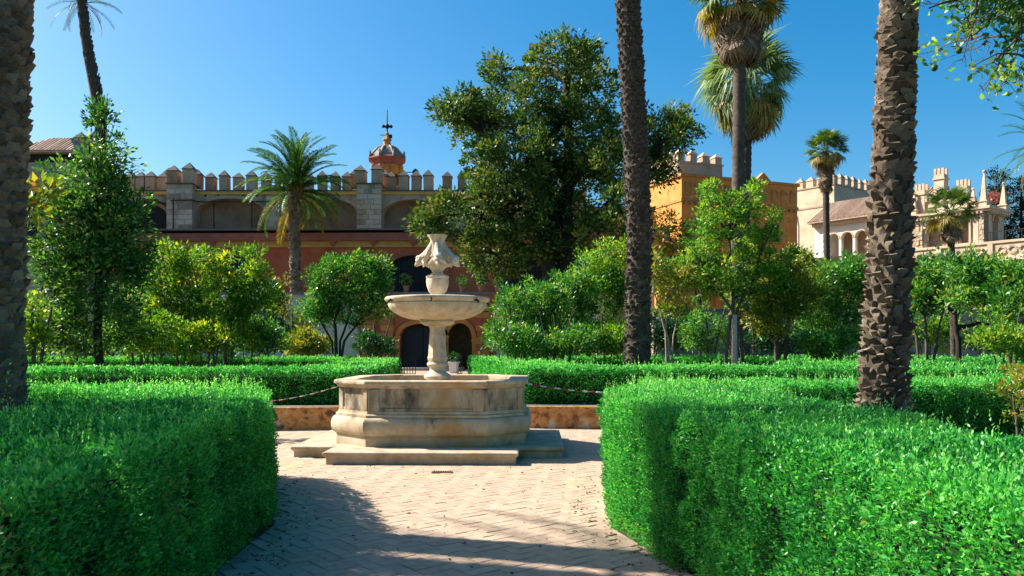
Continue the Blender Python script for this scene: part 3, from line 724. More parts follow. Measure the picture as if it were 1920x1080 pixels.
# doors inside the big arch
dx = o1[0]
for k in range(2):
    dd = MB().box((dx - o1[1] / 4 + k * o1[1] / 2, .9, 1.6), (o1[1] / 2 - .05, .1, 3.2)).build('door', mat('blue_black_door', [(.3, (.010, .018, .026)), (.7, (.018, .03, .04))], 4, .5, .1) if k == 0 else bpy.data.materials['blue_black_door'], tw)
    for i in range(2):
        for j in range(3): MB().box((dx - o1[1] / 4 + k * o1[1] / 2 - .32 + .64 * i, .835, .6 + j * 1.0), (.5, .03, .8)).build('door_panel', bpy.data.materials['blue_black_door'], dd)
bevel(MB().box((X(812, D1), -1.6, .09), (4.6, 2.6, .18)).build('door_step', STEP, tw), .02)

terr = MB().box2(-45, 16, D1 + 1.2, 70, 0, zt - .2); tag(terr.build('terrace', SOIL), kind='structure')

# ---- red gallery above the terrace
D2 = 63.0
rg = thing('red_gallery', 'long dark red plastered gallery with arched grilles under a yellow band and red tiled eave', 'building', (0, D2, 0), R(-1.2))
z0, zb0, zb1, ze1 = zt - .3, Z(463, D2), Z(449, D2), Z(431, D2)
wins = [(X(772, D2), 4.7, z0 + .4, Z(528, D2), Z(478, D2) - Z(528, D2)), (X(420, D2), 4.0, z0 + .4, Z(505, D2), Z(474, D2) - Z(505, D2)), (X(985, D2), 4.4, z0 + .4, Z(528, D2), 2.0), (X(130, D2), 4.0, z0 + .4, Z(505, D2), 1.4)]
mb = MB(); arch_wall(mb, X(-80, D2), X(1240, D2), z0, zb0, wins, .5); mb.build('wall', REDW, rg)
for w_ in wins:
    wf = MB().box((w_[0], .42, (w_[2] + w_[3] + w_[4]) / 2), (w_[1] + .3, .08, w_[3] + w_[4] - w_[2] + .3)).build('window', DARK, rg)
    for i in range(9): MB().box((w_[0] - w_[1] / 2 + w_[1] * (i + .5) / 9, .28, (w_[2] + w_[3] + w_[4]) / 2 - .1), (.05, .05, w_[3] + w_[4] - w_[2] - .1)).build('grille_bar', IRON, wf)
    for zz in (.35, .65): MB().box((w_[0], .25, w_[2] + (w_[3] + w_[4] - w_[2]) * zz), (w_[1], .04, .06)).build('grille_rail', IRON, wf)
    am = MB(); arch_band(am, w_[0], w_[1], w_[3], w_[4], .22, -.05, .02); am.build('arch_trim', REDT, rg, 40)
MB().box2(X(-80, D2), X(1240, D2), -.18, .48, zb0, zb0 + .2).build('band_moulding', OCHRE, rg)
MB().box2(X(-80, D2), X(1240, D2), -.10, .48, zb0 + .2, zb1 - .1).build('yellow_band', OCHRE, rg)
MB().box2(X(-80, D2), X(1240, D2), -.42, .48, zb1 - .1, zb1 + .02).build('eave_board', REDT, rg)
k = 0
for px in range(-60, 1230, 76):
    x = X(px, D2); c = MB().rings([[(x - .05, -.30, zb0 + .05), (x + .05, -.30, zb0 + .05), (x + .05, -.1, zb0 + .05), (x - .05, -.1, zb0 + .05)], [(x - .3, -.4, zb1 - .1), (x + .3, -.4, zb1 - .1), (x + .3, -.1, zb1 - .1), (x - .3, -.1, zb1 - .1)]]); c.build('corbel', REDT, rg)
# curved red eave tiles, each a half round rib climbing to the old wall
ev = MB().rings([[(x, y, z) for y, z in ((-.42, zb1 + .02), (-.38, ze1 - .25), (.9, ze1), (.9, zb1 + .02))] for x in (X(-80, D2), X(1240, D2))]); ev.build('eave', REDT, rg)
tile = MB().rings([[(.0 + .14 * math.cos(PI * j / 5), -.44 + .04 * s, (zb1 + .05) * (1 - s) + (ze1 - .2) * s + .0) for j in range(6)] for s in (0,)] + [[(.14 * math.cos(PI * j / 5), -.40 - .09 * math.sin(PI * j / 5), zz) for j in range(6)] for zz in (zb1 + .04, ze1 - .22)][0:0] or [[(.13 * math.cos(PI * j / 5), -.40 - .08 * math.sin(PI * j / 5) , zb1 + .04) for j in range(6)], [(.13 * math.cos(PI * j / 5), -.37 - .08 * math.sin(PI * j / 5), ze1 - .24) for j in range(6)]], True, True, False)
tme = tile.mesh('eave_tile', 60); tme.materials.append(REDT)
xs = np.arange(X(230, D2), X(900, D2), .36)
for x in xs[:290]: link('eave_tile', tme, None, rg, (float(x), 0, 0))
MB().box2(X(-80, D2), X(1240, D2), -.44, 1.0, ze1 - .02, ze1 + .10).build('eave_ridge', SLATE, rg)

# ---- old crenellated wall
D3 = 66.0
ow = thing('battlement_wall', 'old brown stone battlement wall with pointed merlons, ashlar piers and blind arches', 'wall', (0, D3, 0))
zw = Z(357, D3); zl = Z(436, D3) - 2
arches = [(X(282, D3), X(320, D3) - X(238, D3), zl, Z(400, D3), Z(374, D3) - Z(400, D3)), (X(431, D3), X(496, D3) - X(367, D3), zl, Z(398, D3), Z(372, D3) - Z(398, D3)),
          (X(612, D3), X(670, D3) - X(556, D3), zl, Z(398, D3), Z(372, D3) - Z(398, D3)), (X(775, D3), X(832, D3) - X(718, D3), zl, Z(400, D3), Z(374, D3) - Z(400, D3)),
          (X(950, D3), X(1010, D3) - X(890, D3), zl, Z(400, D3), Z(374, D3) - Z(400, D3)), (X(150, D3), X(205, D3) - X(95, D3), zl, Z(400, D3), Z(374, D3) - Z(400, D3))]
mb = MB(); arch_wall(mb, X(60, D3), X(1100, D3), zl, zw - .35, arches, 1.0, 18); mb.build('wall', OLDWALL, ow)
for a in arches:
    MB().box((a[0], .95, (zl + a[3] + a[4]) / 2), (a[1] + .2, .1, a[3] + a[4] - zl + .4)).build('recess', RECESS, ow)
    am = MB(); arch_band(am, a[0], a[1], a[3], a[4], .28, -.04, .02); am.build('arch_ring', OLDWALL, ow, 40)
# round dark opening in the leftmost bay
oc = MB().lathe([(1.75, 0), (1.75, .12)], 32); ro_ = oc.build('round_opening', DARK, ow, 40, loc=(X(275, D3), .9, Z(421, D3)), rot=(R(90), 0, 0))
rg2 = MB()
for i in range(33):
    pass
rr = [[((1.75 + o_) * math.cos(2 * PI * j / 32), y, (1.75 + o_) * math.sin(2 * PI * j / 32)) for j in range(32)] for o_, y in ((0, .80), (0, .7), (.28, .7), (.28, .89))]
MB().rings(rr, False, False).build('stone_ring', OLDWALL, ro_, 40, loc=(0, 0, 0)).matrix_local = Matrix.Rotation(R(-90), 4, 'X') @ Matrix.Translation((0, -.9, 0))
MB().box2(X(60, D3), X(1100, D3), -.14, 1.0, zw - .35, zw - .1).build('yellow_course', OCHRE, ow)
MB().box2(X(60, D3), X(1100, D3), -.2, 1.0, zw - .1, zw).build('parapet_course', CAPM, ow)
MM = merlon_meshes(.74, .74, 1.15, MERL, CAPM, .55); MT = merlon_meshes(.92, .92, 1.2, MERL, CAPM, .6)
for px in (262, 281, 304, 393, 419, 445, 470, 497, 523, 550, 577, 603, 628, 650, 733, 757, 780, 803, 838, 866, 893, 920, 947, 975, 1002, 1030, 1060, 150, 175, 200, 225, 244):
    merlon(MM, ow, (X(px, D3), .37, zw))
for px in (330, 358, 678, 709):
    merlon(MT, ow, (X(px, D3), -.3, zw + .35))
for px in (371, 722, 666, 318):
    merlon(MM, ow, (X(px, D3 + 1), .9, zw + .3))
for pc, pw in ((344, 48), (695, 46), (524, 50), (860, 46)):
    x = X(pc, D3); wd = pw / F * D3; top = zw + .35 if pc in (344, 695) else zw - .4; yf = -.85 if pc in (344, 695) else -.1
    pier = MB().box2(x - wd / 2 + .04, x + wd / 2 - .04, yf + .05, .2 if yf < -.5 else -.002, zl, top).build('pier', OLDWALL, ow)
    if pc in (344, 695): MB().box2(x - wd / 2 - .05, x + wd / 2 + .05, yf - .06, .8, top, top + .1).build('pier_cap', CAPM, ow)
    rows = int((top - Z(434, D3)) / .42); z = Z(434, D3)
    for r_ in range(rows):
        n = 3 if r_ % 2 else 2; cuts = [0] + sorted((i + random.uniform(-.18, .18)) / n for i in range(1, n)) + [1]
        for a, b in zip(cuts[:-1], cuts[1:]):
            MB().box2(x - wd / 2 + wd * a + .02, x - wd / 2 + wd * b - .02, yf + random.uniform(-.03, .03), yf + .3 if yf < -.5 else -.003, z + .015, z + .405).build('stone_block', BLOCK, pier)
        z += .42
# dark cable and drain pipes on the wall
cb = MB().tube([(X(250, D3), -.12, Z(381, D3)), (X(320, D3), -.2, Z(381, D3)), (X(330, D3), -.95, Z(380, D3)), (X(368, D3), -.95, Z(379, D3)), (X(376, D3), -.12, Z(379, D3)), (X(560, D3), -.14, Z(378, D3))], .045, 5); cb.build('cable', IRON, ow)
for px in (402, 473, 334): MB().tube([(X(px, D3), -.12 if px != 334 else -.95, Z(377, D3)), (X(px, D3), -.12 if px != 334 else -.95, Z(432, D3))], .05, 5).build('drain_pipe', IRON, ow)
# loopholes
for px in range(385, 640, 24):
    if not 495 < px < 556: MB().box((X(px, D3), -.005, Z(367, D3)), (.16, .03, .16)).build('putlog_hole', DARK, ow)

# ---- tiled tower at the left
lt = thing('tiled_tower', 'square brick tower with a hipped tile roof rising behind the shaded palm', 'tower', (X(86, 57), 57, 0))
hw = 46 / F * 57 * 1.12; zt1 = Z(305, 57)
MB().box((0, 2.2, zt1 / 2), (2 * hw, 4.6, zt1)).build('wall', PINKST, lt)
MB().box((0, 2.2, zt1 + .35), (2 * hw - .3, 4.3, .7)).build('dark_gallery', DARK, lt)  # near-black block between wall top and roof
zr0, zr1 = zt1 + .62, Z(247, 57)
e = .45
rfm = MB().rings([[(-hw - e, -.55, zr0), (hw + e, -.55, zr0), (hw + e, 4.9, zr0), (-hw - e, 4.9, zr0)], [(-hw - e, -.55, zr0 + .1), (hw + e, -.55, zr0 + .1), (hw + e, 4.9, zr0 + .1), (-hw - e, 4.9, zr0 + .1)], [(-.7, 1.9, zr1), (.7, 1.9, zr1), (.7, 2.5, zr1), (-.7, 2.5, zr1)]])
rf = rfm.build('roof', ROOF, lt)
for i in range(19):
    f = (i + .5) / 19; x0 = -hw - e + f * 2 * (hw + e); x1 = max(-.7, min(.7, x0)); fr_ = 1.0
    if abs(x0) > .7: fr_ = (hw + e - abs(x0)) / (hw + e - .7); x1 = x0
    p0 = Vector((x0, -.55, zr0 + .1)); p1 = Vector((x1, -.55 + 2.45 * fr_, zr0 + .1 + (zr1 - zr0 - .1) * fr_))
    if (p1 - p0).length > .3: MB().tube([p0, p0.lerp(p1, .5), p1], .085, 6).build('roof_tile', ROOF, rf, 60)
for i in range(12):
    f = (i + .5) / 12; y0 = -.55 + 5.45 * f; fr_ = max(.06, min(1, (1 - abs(2 * f - 1)) * 1.1))
    p0 = Vector((hw + e, y0, zr0 + .1)); p1 = Vector((hw + e - (hw + e - .7) * fr_, y0, zr0 + .1 + (zr1 - zr0 - .1) * fr_)); MB().tube([p0, p0.lerp(p1, .5), p1], .085, 6).build('roof_tile', ROOF, rf, 60)
MB().tube([(-.75, 2.2, zr1 + .02), (.75, 2.2, zr1 + .02)], .12, 6).build('roof_ridge', ROOF, rf, 60)
for px, py in ((58, 455), (100, 455)): MB().box((X(px, 57), 0, 0), (.01, .01, .01))
MB().box((-hw * .45, -.08, Z(440, 57)), (.9, .12, 1.7)).build('window', DARK, lt)
t2 = thing('crenel_tower', 'slim crenellated brick tower beside the tiled tower with a thin aerial', 'tower', (X(160, 70), 70, 0))
MB().box((0, 1.5, Z(285, 70) / 2), (1.9, 3, Z(285, 70))).build('wall', PINKST, t2)
for x in (-.6, .6): merlon(MT, t2, (x, .5, Z(285, 70)))
MB().tube([(.1, 1.6, Z(285, 70)), (.1, 1.6, Z(183, 70))], .035, 5).build('aerial', IRON, t2)

# ---- bell turret behind the wall
D4 = 95.0
bt = thing('bell_turret', 'ornate orange octagonal bell turret with a domed cap, cross and weather vane behind the wall', 'turret', (X(726, D4), D4, 0), R(8))
zz = lambda py: Z(py, D4); px1 = D4 / F
MB().lathe([(24 * px1, zz(400)), (24 * px1, zz(355))], 8, rot=PI / 8).build('drum_base', ORANGED, bt)
MB().lathe([(21 * px1, zz(356)), (21 * px1, zz(312))], 8, rot=PI / 8).build('belfry_core', DARK, bt)
for i in range(8):
    a = PI / 8 + i * PI / 4; r_ = 27 * px1; c = (r_ * math.cos(a), r_ * math.sin(a))
    MB().lathe([(.34, zz(358)), (.34, zz(354)), (.25, zz(352)), (.22, zz(320)), (.33, zz(317)), (.33, zz(313))], 10, c).build('column', ORANGE, bt, 50)
    aw = MB(); wd = 2 * 25 * px1 * math.tan(PI / 8); arch_wall(aw, -wd / 2, wd / 2, zz(356), zz(312), [(0, wd * .5, zz(350), zz(334), wd * .25)], .3, 8)
    am = a + PI / 8; aw.build('belfry_wall', ORANGE, bt, loc=(25 * px1 * math.cos(am), 25 * px1 * math.sin(am), 0), rot=(0, 0, am + PI / 2))
MB().lathe([(27 * px1, zz(313)), (30 * px1, zz(310)), (31 * px1, zz(306)), (33 * px1, zz(304)), (37 * px1, zz(301)), (37 * px1, zz(299)), (33 * px1, zz(297))], 8, rot=PI / 8).build('cornice', REDT, bt)
MB().lathe([(32 * px1, zz(298)), (30 * px1, zz(293)), (25 * px1, zz(287)), (19 * px1, zz(280)), (12 * px1, zz(276)), (10 * px1, zz(275))], 8, rot=PI / 8).build('dome', SLATE, bt, 30)
for i in range(8):
    a = PI / 8 + i * PI / 4; d = Vector((math.cos(a), math.sin(a), 0))
    MB().tube([d * r_ * px1 + Vector((0, 0, zz(y))) for r_, y in ((32, 297), (30, 292), (25, 286), (19, 279), (11, 275))], .12, 6).build('dome_rib', PINKST, bt, 60)
    MB().lathe([(.16, zz(298)), (.2, zz(295)), (.1, zz(293)), (.14, zz(290)), (.02, zz(285))], 8, (d.x * 34 * px1, d.y * 34 * px1)).build('finial', SLATE, bt, 60)
MB().lathe([(10 * px1, zz(276)), (10 * px1, zz(273)), (7 * px1, zz(272)), (6.5 * px1, zz(264)), (9 * px1, zz(263)), (8 * px1, zz(261)), (4 * px1, zz(257)), (2.5 * px1, zz(253)), (3.6 * px1, zz(250)), (1.2 * px1, zz(247))], 8).build('lantern', ORANGED, bt, 30)
MB().tube([(0, 0, zz(250)), (0, 0, zz(206))], [.09, .045], 6).build('spire_rod', IRON, bt)
cr = MB(); cr.tube([(-8 * px1, 0, zz(237)), (8 * px1, 0, zz(237))], .07, 6)
for x in (-7, 7, 0): cr.ico((x * px1, 0, zz(237)), .22 if x else .3)
cr.build('cross', IRON, bt)
vn = MB(); vn.tube([(-13 * px1, 0, zz(253.5)), (-4 * px1, 0, zz(253.5))], .05, 5); vn.box((5 * px1, 0, zz(255.5)), (.55, .06, .45)); vn.tube([(-5 * px1, 0, zz(253.5)), (8 * px1, 0, zz(255))], .05, 5)
vn.build('weather_vane', IRON, bt)
sv2 = thing('weather_vane', 'small black weather vane disc standing above the merlons beside the turret', 'weather vane', (X(779, 69), 69, 0))
MB().tube([(0, 0, zw), (0, 0, Z(316, 69))], .05, 5).build('rod', IRON, sv2); MB().lathe([(.28, -.03), (.28, .03)], 12).build('disc', IRON, sv2, loc=(0, 0, Z(323, 69)), rot=(R(90), 0, 0))
MB().tube([(-.75, 0, Z(323, 69)), (0, 0, Z(323, 69))], .04, 5).build('arrow', IRON, sv2)

# ---- orange tower block
ot = thing('orange_tower', 'square orange plastered tower with a relief frieze and a crenellated block on its roof', 'tower', (X(1278, 62), 62, 0), R(22))
H = Z(330, 62); Lx, Ly = 11.3, 4.2                                      # local x runs along the shaded face, y along the lit face
MB().box2(0, Lx, 0, Ly + 4, 0, H).build('wall', ORANGE, ot)
MB().box2(-.15, Lx + .15, -.15, Ly + 4.15, H, H + .22).build('cornice', ORANGED, ot)
MB().box2(-.08, Lx + .08, -.08, -.002, H - 1.95, H - 1.7).build('string_course', ORANGED, ot)
MB().box2(-.06, -.002, -.05, Ly + 4.05, H - 1.95, H - 1.75).build('string_course', ORANGED, ot)
for i in range(12):                                                     # blind arcade frieze
    x = .6 + i * .93; f = MB(); f.box((x, -.03, H - .95), (.6, .06, 1.0)); arch_band(f, x, .42, H - .75, .21, .12, -.12, -.055, 8); f.build('frieze_panel', ORANGED, ot)
for i in range(22): MB().box((.3 + i * .51, -.1, H - 2.06), (.22, .2, .2)).build('dentil', ORANGED, ot)
for x in (2.4, 5.6, 8.8):
    wn = MB().box((x, -.02, H - 3.9), (1.0, .05, 1.5)).build('window', DARK, ot)
    fm = MB(); fm.box((x - .58, -.05, H - 3.9), (.14, .12, 1.6)); fm.box((x + .58, -.05, H - 3.9), (.14, .12, 1.6)); fm.box((x, -.05, H - 3.06), (1.4, .14, .15)); fm.box((x, -.05, H - 4.74), (1.5, .2, .14)); fm.build('window_frame', ORANGED, wn)
    for j in range(4): MB().box((x - .3 + .2 * j, -.07, H - 3.9), (.035, .035, 1.45)).build('window_bar', IRON, wn)
wn = MB().box((-.02, 2.0, H - 4.2), (.05, .8, 1.3)).build('window', DARK, ot)
ub = MB().box2(.7, 5.0, 1.6, 6.0, H + .22, H + 1.5).build('roof_block', PINKST, ot)
MB().box2(.62, 5.08, 1.52, 6.08, H + 1.5, H + 1.62).build('roof_course', PINKST, ot)
MO = merlon_meshes(.62, .62, .6, PINKST, PALE, .42)
for i in range(4):
    merlon(MO, ot, (1.05 + i * 1.2, 1.95, H + 1.62))
    if i: merlon(MO, ot, (1.05, 1.95 + i * 1.2, H + 1.62))
    if i: merlon(MO, ot, (4.65, 1.95 + i * 1.2, H + 1.62))
pd_ = MB().rings([[(x - .9, y, H + .22), (x + .9, y, H + .22), (x + .05, y, H + 1.0), (x - .05, y, H + 1.0)] for x, y in ((8.2, .4), (8.2, .8))]); pd_.build('gable_crest', ORANGED, ot)
# ochre annex left of the tower and orange garden wall in front of it
an = thing('ochre_annex', 'low ochre building with a dark red lean-to roof behind the big magnolia', 'building', (X(1095, 66), 66, 0))
aw = X(1262, 66) - X(1095, 66); MB().box2(0, aw, 0, 5, 0, Z(392, 66)).build('wall', ORANGE, an)
MB().box2(-.2, aw, -.2, 5, Z(392, 66), Z(388, 66)).build('cornice', PALE, an)
MB().rings([[(x, -2.6, Z(462, 66) - .3), (x, -2.6, Z(462, 66)), (x, .0, Z(447, 66)), (x, .0, Z(455, 66))] for x in (-.4, aw)]).build('lean_to_roof', REDT, an)
MB().box((2.2, -.02, Z(425, 66)), (1.0, .06, 1.4)).build('window', DARK, an)
ogw = thing('orange_garden_wall', 'long orange plastered garden wall showing between the citrus crowns', 'wall', (X(1232, 54), 54, 0), R(6))
ogl = 14.6; MB().box2(0, ogl, 0, .6, 0, Z(497, 54)).build('wall', ORANGE, ogw)
MB().box2(-.1, ogl, -.1, .7, Z(497, 54), Z(492, 54)).build('coping', REDT, ogw)
for i in range(5): MB().box((1.4 + i * 2.9, -.08, Z(497, 54) / 2), (.5, .2, Z(497, 54) - .02)).build('buttress', ORANGE, ogw)
gw = thing('grey_garden_wall', 'low weathered grey wall behind the citrus trees and shrubs', 'wall', (X(1225, 46), 46, 0), R(2))
MB().box2(0, 26, 0, .5, 0, Z(583, 46)).build('wall', BLOCK, gw); MB().box2(-.05, 26, -.08, .58, Z(583, 46), Z(579, 46)).build('coping', SLATE, gw)

# ---- right hand complex: gallery, pavilion, loggia, pale tower share one bearing
AN = R(-52.5); U = Vector((math.cos(AN), math.sin(AN))); 
C0 = (P(1848, 455, 56.5).x, 56.5)
gz = 9.0
ga = thing('grotto_gallery', 'long rusticated garden gallery with rough arches and a carved parapet', 'building', (C0[0], C0[1], 0), AN)
ops = [(-15 + 3.3 * i, 2.0, 0, 4.6, 1.0) for i in range(8)]
mb = MB(); arch_wall(mb, -17.5, 12, 0, 7.6, ops, .8); mb.build('wall', PALE, ga)
MB().box2(-17.5, 12, 1.2, 1.6, 0, 7.6).build('back_wall', PINKST, ga)
for i in range(9):
    x = -16.65 + 3.3 * i
    for j in range(9): MB().box((x + random.uniform(-.05, .05), -.16, .4 + j * .8), (random.uniform(.8, 1.1), random.uniform(.3, .5), .74)).build('rough_block', GROTTO, ga)
MB().box2(-17.5, 12, -.45, .9, 7.6, 7.85).build('cornice', PALE, ga)
MB().box2(-17.5, 12, -.2, .25, 7.85, 8.85).build('parapet', PALE, ga)
MB().box2(-17.5, 12, -.3, .35, 8.85, 9.02).build('parapet_coping', PALE, ga)
MB().box2(-17.5, 12, .9, 6, 7.5, 7.86).build('terrace_floor', PINKST, ga)
for i in range(42):
    x = -17.1 + i * .7
    if i % 5 == 0: MB().box((x, -.25, 8.35), (.34, .12, .96)).build('parapet_pier', PALE, ga)
    else:
        rr = [[(x + o_ * math.cos(2 * PI * j / 10), y, 8.35 + o_ * .95 * math.sin(2 * PI * j / 10)) for j in range(10)] for o_, y in ((.34, -.2), (.34, -.29), (.2, -.29), (.16, -.2))]
        MB().rings(rr, False, False).build('parapet_roundel', GROTTO, ga)
for i in range(12): 
    MB().tube([(.3 + i * 1.0, .0, 9.02), (.3 + i * 1.0, .0, 9.7)], .025, 5).build('rail_post', IRON, ga)
MB().tube([(.2, .0, 9.7), (12, .0, 9.7)], .03, 5).build('hand_rail', IRON, ga)

pv = thing('pavilion', 'ornate pale stone pavilion with niches, obelisk pinnacles and a turreted crown', 'pavilion', (C0[0], C0[1], 0), AN)
pw_, pdp, pz = 5.6, 3.1, Z(388, 56.5)
mb = MB(); arch_wall(mb, -pw_, 0, 7.87, pz - .3, [(-3.55, 1.15, 8.5, 10.45, .6), (-1.45, .72, 9.1, 10.95, 0), (-5.05, .7, 9.1, 10.95, 0)], .5); mb.build('front_wall', PALE, pv)
mb = MB(); arch_wall(mb, 0, pdp, 7.87, pz - .3, [(1.6, .95, 9.0, 10.6, .48)], .5); mb.build('side_wall', PALE, pv, rot=(0, 0, R(90)))
MB().box2(-pw_, -.5, .75, pdp, 7.87, pz - .3).build('inner_wall', PINKST, pv)
MB().box2(-pw_ - .3, .3, -.3, pdp + .3, pz - .3, pz - .14).build('cornice', PALE, pv)
MB().box2(-pw_ - .42, .42, -.42, pdp + .42, pz - .14, pz + .04).build('cornice_slab', PALE, pv)
for i in range(20): MB().box((-pw_ + .15 + i * .28, -.22, pz - .38), (.12, .4, .14)).build('dentil', PALE, pv)
for i in range(10): MB().box((.22, .2 + i * .3, pz - .38), (.4, .12, .14)).build('dentil', PALE, pv)
for x in (-.22, -2.25, -2.62, -4.48, -4.72, -5.4):
    for j in range(7): MB().box((x + random.uniform(-.02, .02), -.07, 8.7 + j * .36), (random.uniform(.24, .32), random.uniform(.1, .22), .33)).build('rough_block', GROTTO, pv)
for cx, w_ in ((-1.45, .72), (-5.05, .7)):
    fr2 = MB()
    for s in (-1, 1): fr2.box((cx + s * (w_ / 2 + .07), -.04, 10.02), (.13, .1, 1.85))
    fr2.box((cx, -.04, 11.02), (w_ + .3, .12, .14)); fr2.box((cx, -.06, 9.04), (w_ + .34, .16, .1)); fr2.build('niche_frame', PALE, pv)
am = MB(); arch_band(am, -3.55, 1.15, 10.45, .6, .2, -.1, .01); am.build('archivolt', PALE, pv, 40)
am = MB(); arch_band(am, 1.6, .95, 10.6, .48, .14, -.08, .01); am.build('archivolt', PALE, pv, 40, rot=(0, 0, R(90)))
for i in range(11): MB().tube([(-4.1 + i * .11, -.12, 8.5), (-4.1 + i * .11, -.12, 9.45)], .018, 5).build('balcony_bar', IRON, pv)
MB().tube([(-4.15, -.12, 9.45), (-2.95, -.12, 9.45)], .03, 5).build('balcony_rail', IRON, pv)
def pinnacle(x, y, h, s=1):
    o = MB(); z = pz + .04
    o.rings([[(x + sx * r_, y + sy * r_, z + zz_) for sx, sy in ((-1, -1), (1, -1), (1, 1), (-1, 1))] for r_, zz_ in ((.26 * s, 0), (.26 * s, .3), (.32 * s, .33), (.32 * s, .4), (.2 * s, .44), (.05, h - .25), (.05, h - .2))])
    o.ico((x, y, z + h - .12), .11, 1, 1, 1, 8, 6); return o.build('pinnacle', PALE, pv)
for x, y, h in ((-.1, .0, 2.6), (.05, pdp - .2, 2.1), (-.9, .2, 1.5), (-5.6, .1, 1.7), (-5.0, .0, 1.75), (-5.5, pdp - .3, 1.4)): pinnacle(x, y, h)
cz = pz + .04
MB().box2(-4.9, -1.2, .35, 1.6, cz, cz + .95).build('crown_wall', PALE, pv)
for i in range(9): MB().box((-4.7 + i * .41, .3, cz + 1.25), (.2, .16, .62)).build('crown_crenel', PALE, pv)
for x, h in ((-4.7, 1.9), (-3.3, 2.85), (-1.7, 1.75)):
    tw_ = MB().box((x, .55, cz + h / 2), (.72, .7, h)).build('crown_turret', PALE, pv)
    MB().box((x, .55, cz + h - .32), (.86, .84, .12)).build('turret_course', PALE, tw_)
    for sx in (-1, 0, 1): MB().box((x + sx * .27, .28, cz + h + .22), (.17, .16, .46)).build('crown_crenel', PALE, tw_)
    for sx in (-1, 1): MB().box((x + sx * .27, .8, cz + h + .22), (.17, .16, .46)).build('crown_crenel', PALE, tw_)

lg = thing('loggia', 'white arcaded loggia with slender columns under a sloping tile roof', 'building', (P(1526, 420, 76.5).x, 76.5, 0), AN)
lz = Z(424, 75.5); sp = lz - 1.35
cxs = [2.0 + 1.36 * i for i in range(6)]
mb = MB(); arch_wall(mb, 1.25, 11, lz - 3.3, lz, [(c, 1.12, lz - 3.3, sp, .56) for c in cxs if c < 10.2], .4); mb.build('arcade_wall', WHITE, lg)
for c in cxs[:5]:
    x = c + .68; MB().lathe([(.17, lz - 3.3), (.17, lz - 3.15), (.11, lz - 3.1), (.1, sp - .2), (.17, sp - .1), (.17, sp)], 12, (x, .2)).build('column', PALE, lg, 50)
    am = MB(); arch_band(am, c, 1.12, sp, .56, .1, -.05, .01); am.build('archivolt', PALE, lg, 40)
MB().box2(.1, 1.25, -.02, 3.6, 0, lz).build('end_wall', WHITE, lg)
MB().box2(1.25, 11, 2.6, 3.4, 0, lz).build('back_wall', PINKST, lg)  # pinkish tan puts the shade inside the arcade into the wall colour
MB().box2(1.25, 11, -.1, 2.6, 0, lz - 3.3).build('base_wall', PALE, lg)
MB().box2(0, 11, -.35, .3, lz, lz + .3).build('cornice', PALE, lg)
rm = MB().rings([[(x, -.7, lz + .3), (x, -.7, lz + .42), (x, 3.2, lz + 2.7), (x, 3.2, lz + .3)] for x in (-.3, 11)]); lr = rm.build('roof', ROOF, lg)
for i in range(40):
    x = -.2 + i * .28; MB().tube([(x, -.72, lz + .43), (x, 3.15, lz + 2.72)], .075, 6).build('roof_tile', ROOF, lr, 60)
for i in range(5): MB().box((6.2 + i * .9, -.25, lz - 3.8), (.8, .2, .9)).build('balustrade_panel', GROTTO, lg)

pt = thing('pale_tower', 'pale crenellated stone tower standing behind the white loggia', 'tower', (P(1564, 336, 85).x, 85, 0), AN)
pH = Z(346, 85); 
MB().box2(-4.6, 0, 0, 7.5, 0, pH).build('wall', PALE, pt)
MB().box2(-4.68, .08, -.08, 7.58, pH, pH + .14).build('parapet_course', PINKST, pt)
MB().box2(-4.66, .06, -.06, 7.56, pH - 2.2, pH - 2.0).build('string_course', PINKST, pt)
MB().box2(-4.66, .06, -.06, 7.56, pH - 7.5, pH - 7.35).build('string_course', PINKST, pt)
MP = merlon_meshes(.85, .7, .75, PALE, PINKST, .55)
for i in range(4):
    merlon(MP, pt, (-4.15 + i * 1.25, .35, pH + .14))
for i in range(1, 6):
    merlon(MP, pt, (-.36, .4 + i * 1.32, pH + .14), R(90))
    merlon(MP, pt, (-4.24, .4 + i * 1.32, pH + .14), R(90))

# street lamp arm behind the orange tower
lp = thing('street_lamp', 'white curved lamp arm showing past the edge of the orange tower', 'street lamp', (X(1497, 72), 72, 0))
MB().tube([(0, 0, 0), (0, 0, Z(425, 72)), (-.1, 0, Z(408, 72)), (-.5, 0, Z(394, 72)), (-1.1, 0, Z(386, 72))], [.14, .1, .09, .08, .07], 8).build('post', WHITE, lp, 60)
lh = MB().ico((-1.6, 0, Z(383, 72)), .5, 1, .5, .25, 10, 6); lh.build('lamp_head', WHITE, lp, 60)

# flower pots on the terrace edge
POTL = ['terracotta pot with a yellowing bush on the terrace edge beside the date palm', 'small terracotta pot half hidden by the round citrus crown', 'terracotta pot with a bushy green plant on the gate coping, left of the fountain top', 'terracotta pot with a sparse plant under the magnolia, nearest the fountain top', 'terracotta pot under the magnolia, second from the fountain top', 'terracotta pot by the bright citrus crowns, farthest right on the coping']
for i, (px, hp, rp2) in enumerate(((525, 24, 22), (733, 12, 8), (761, 22, 13), (867, 20, 11), (903, 20, 11), (934, 18, 8))):
    t = thing('flower_pot', POTL[i], 'flower pot', (X(px, D1), D1 + .25, zt + .05), 0, 'flower pots along the terrace edge')
    MB().lathe([(.15, 0), (.23, .38), (.255, .38), (.26, .46), (.22, .46), (.2, .40), (.0, .40)], 14, cap1=False).build('pot', TERRA, t, 40)
    s = D1 / F; crown([(0, 0, .45 + hp * .45 * s, rp2 * s * .8, rp2 * s * .8, hp * s * .45)], 24, 16, .16, .13, .06, OLIVE if i == 0 else YELG if i == 2 else CITRUS, t, i, -1, name='plant')
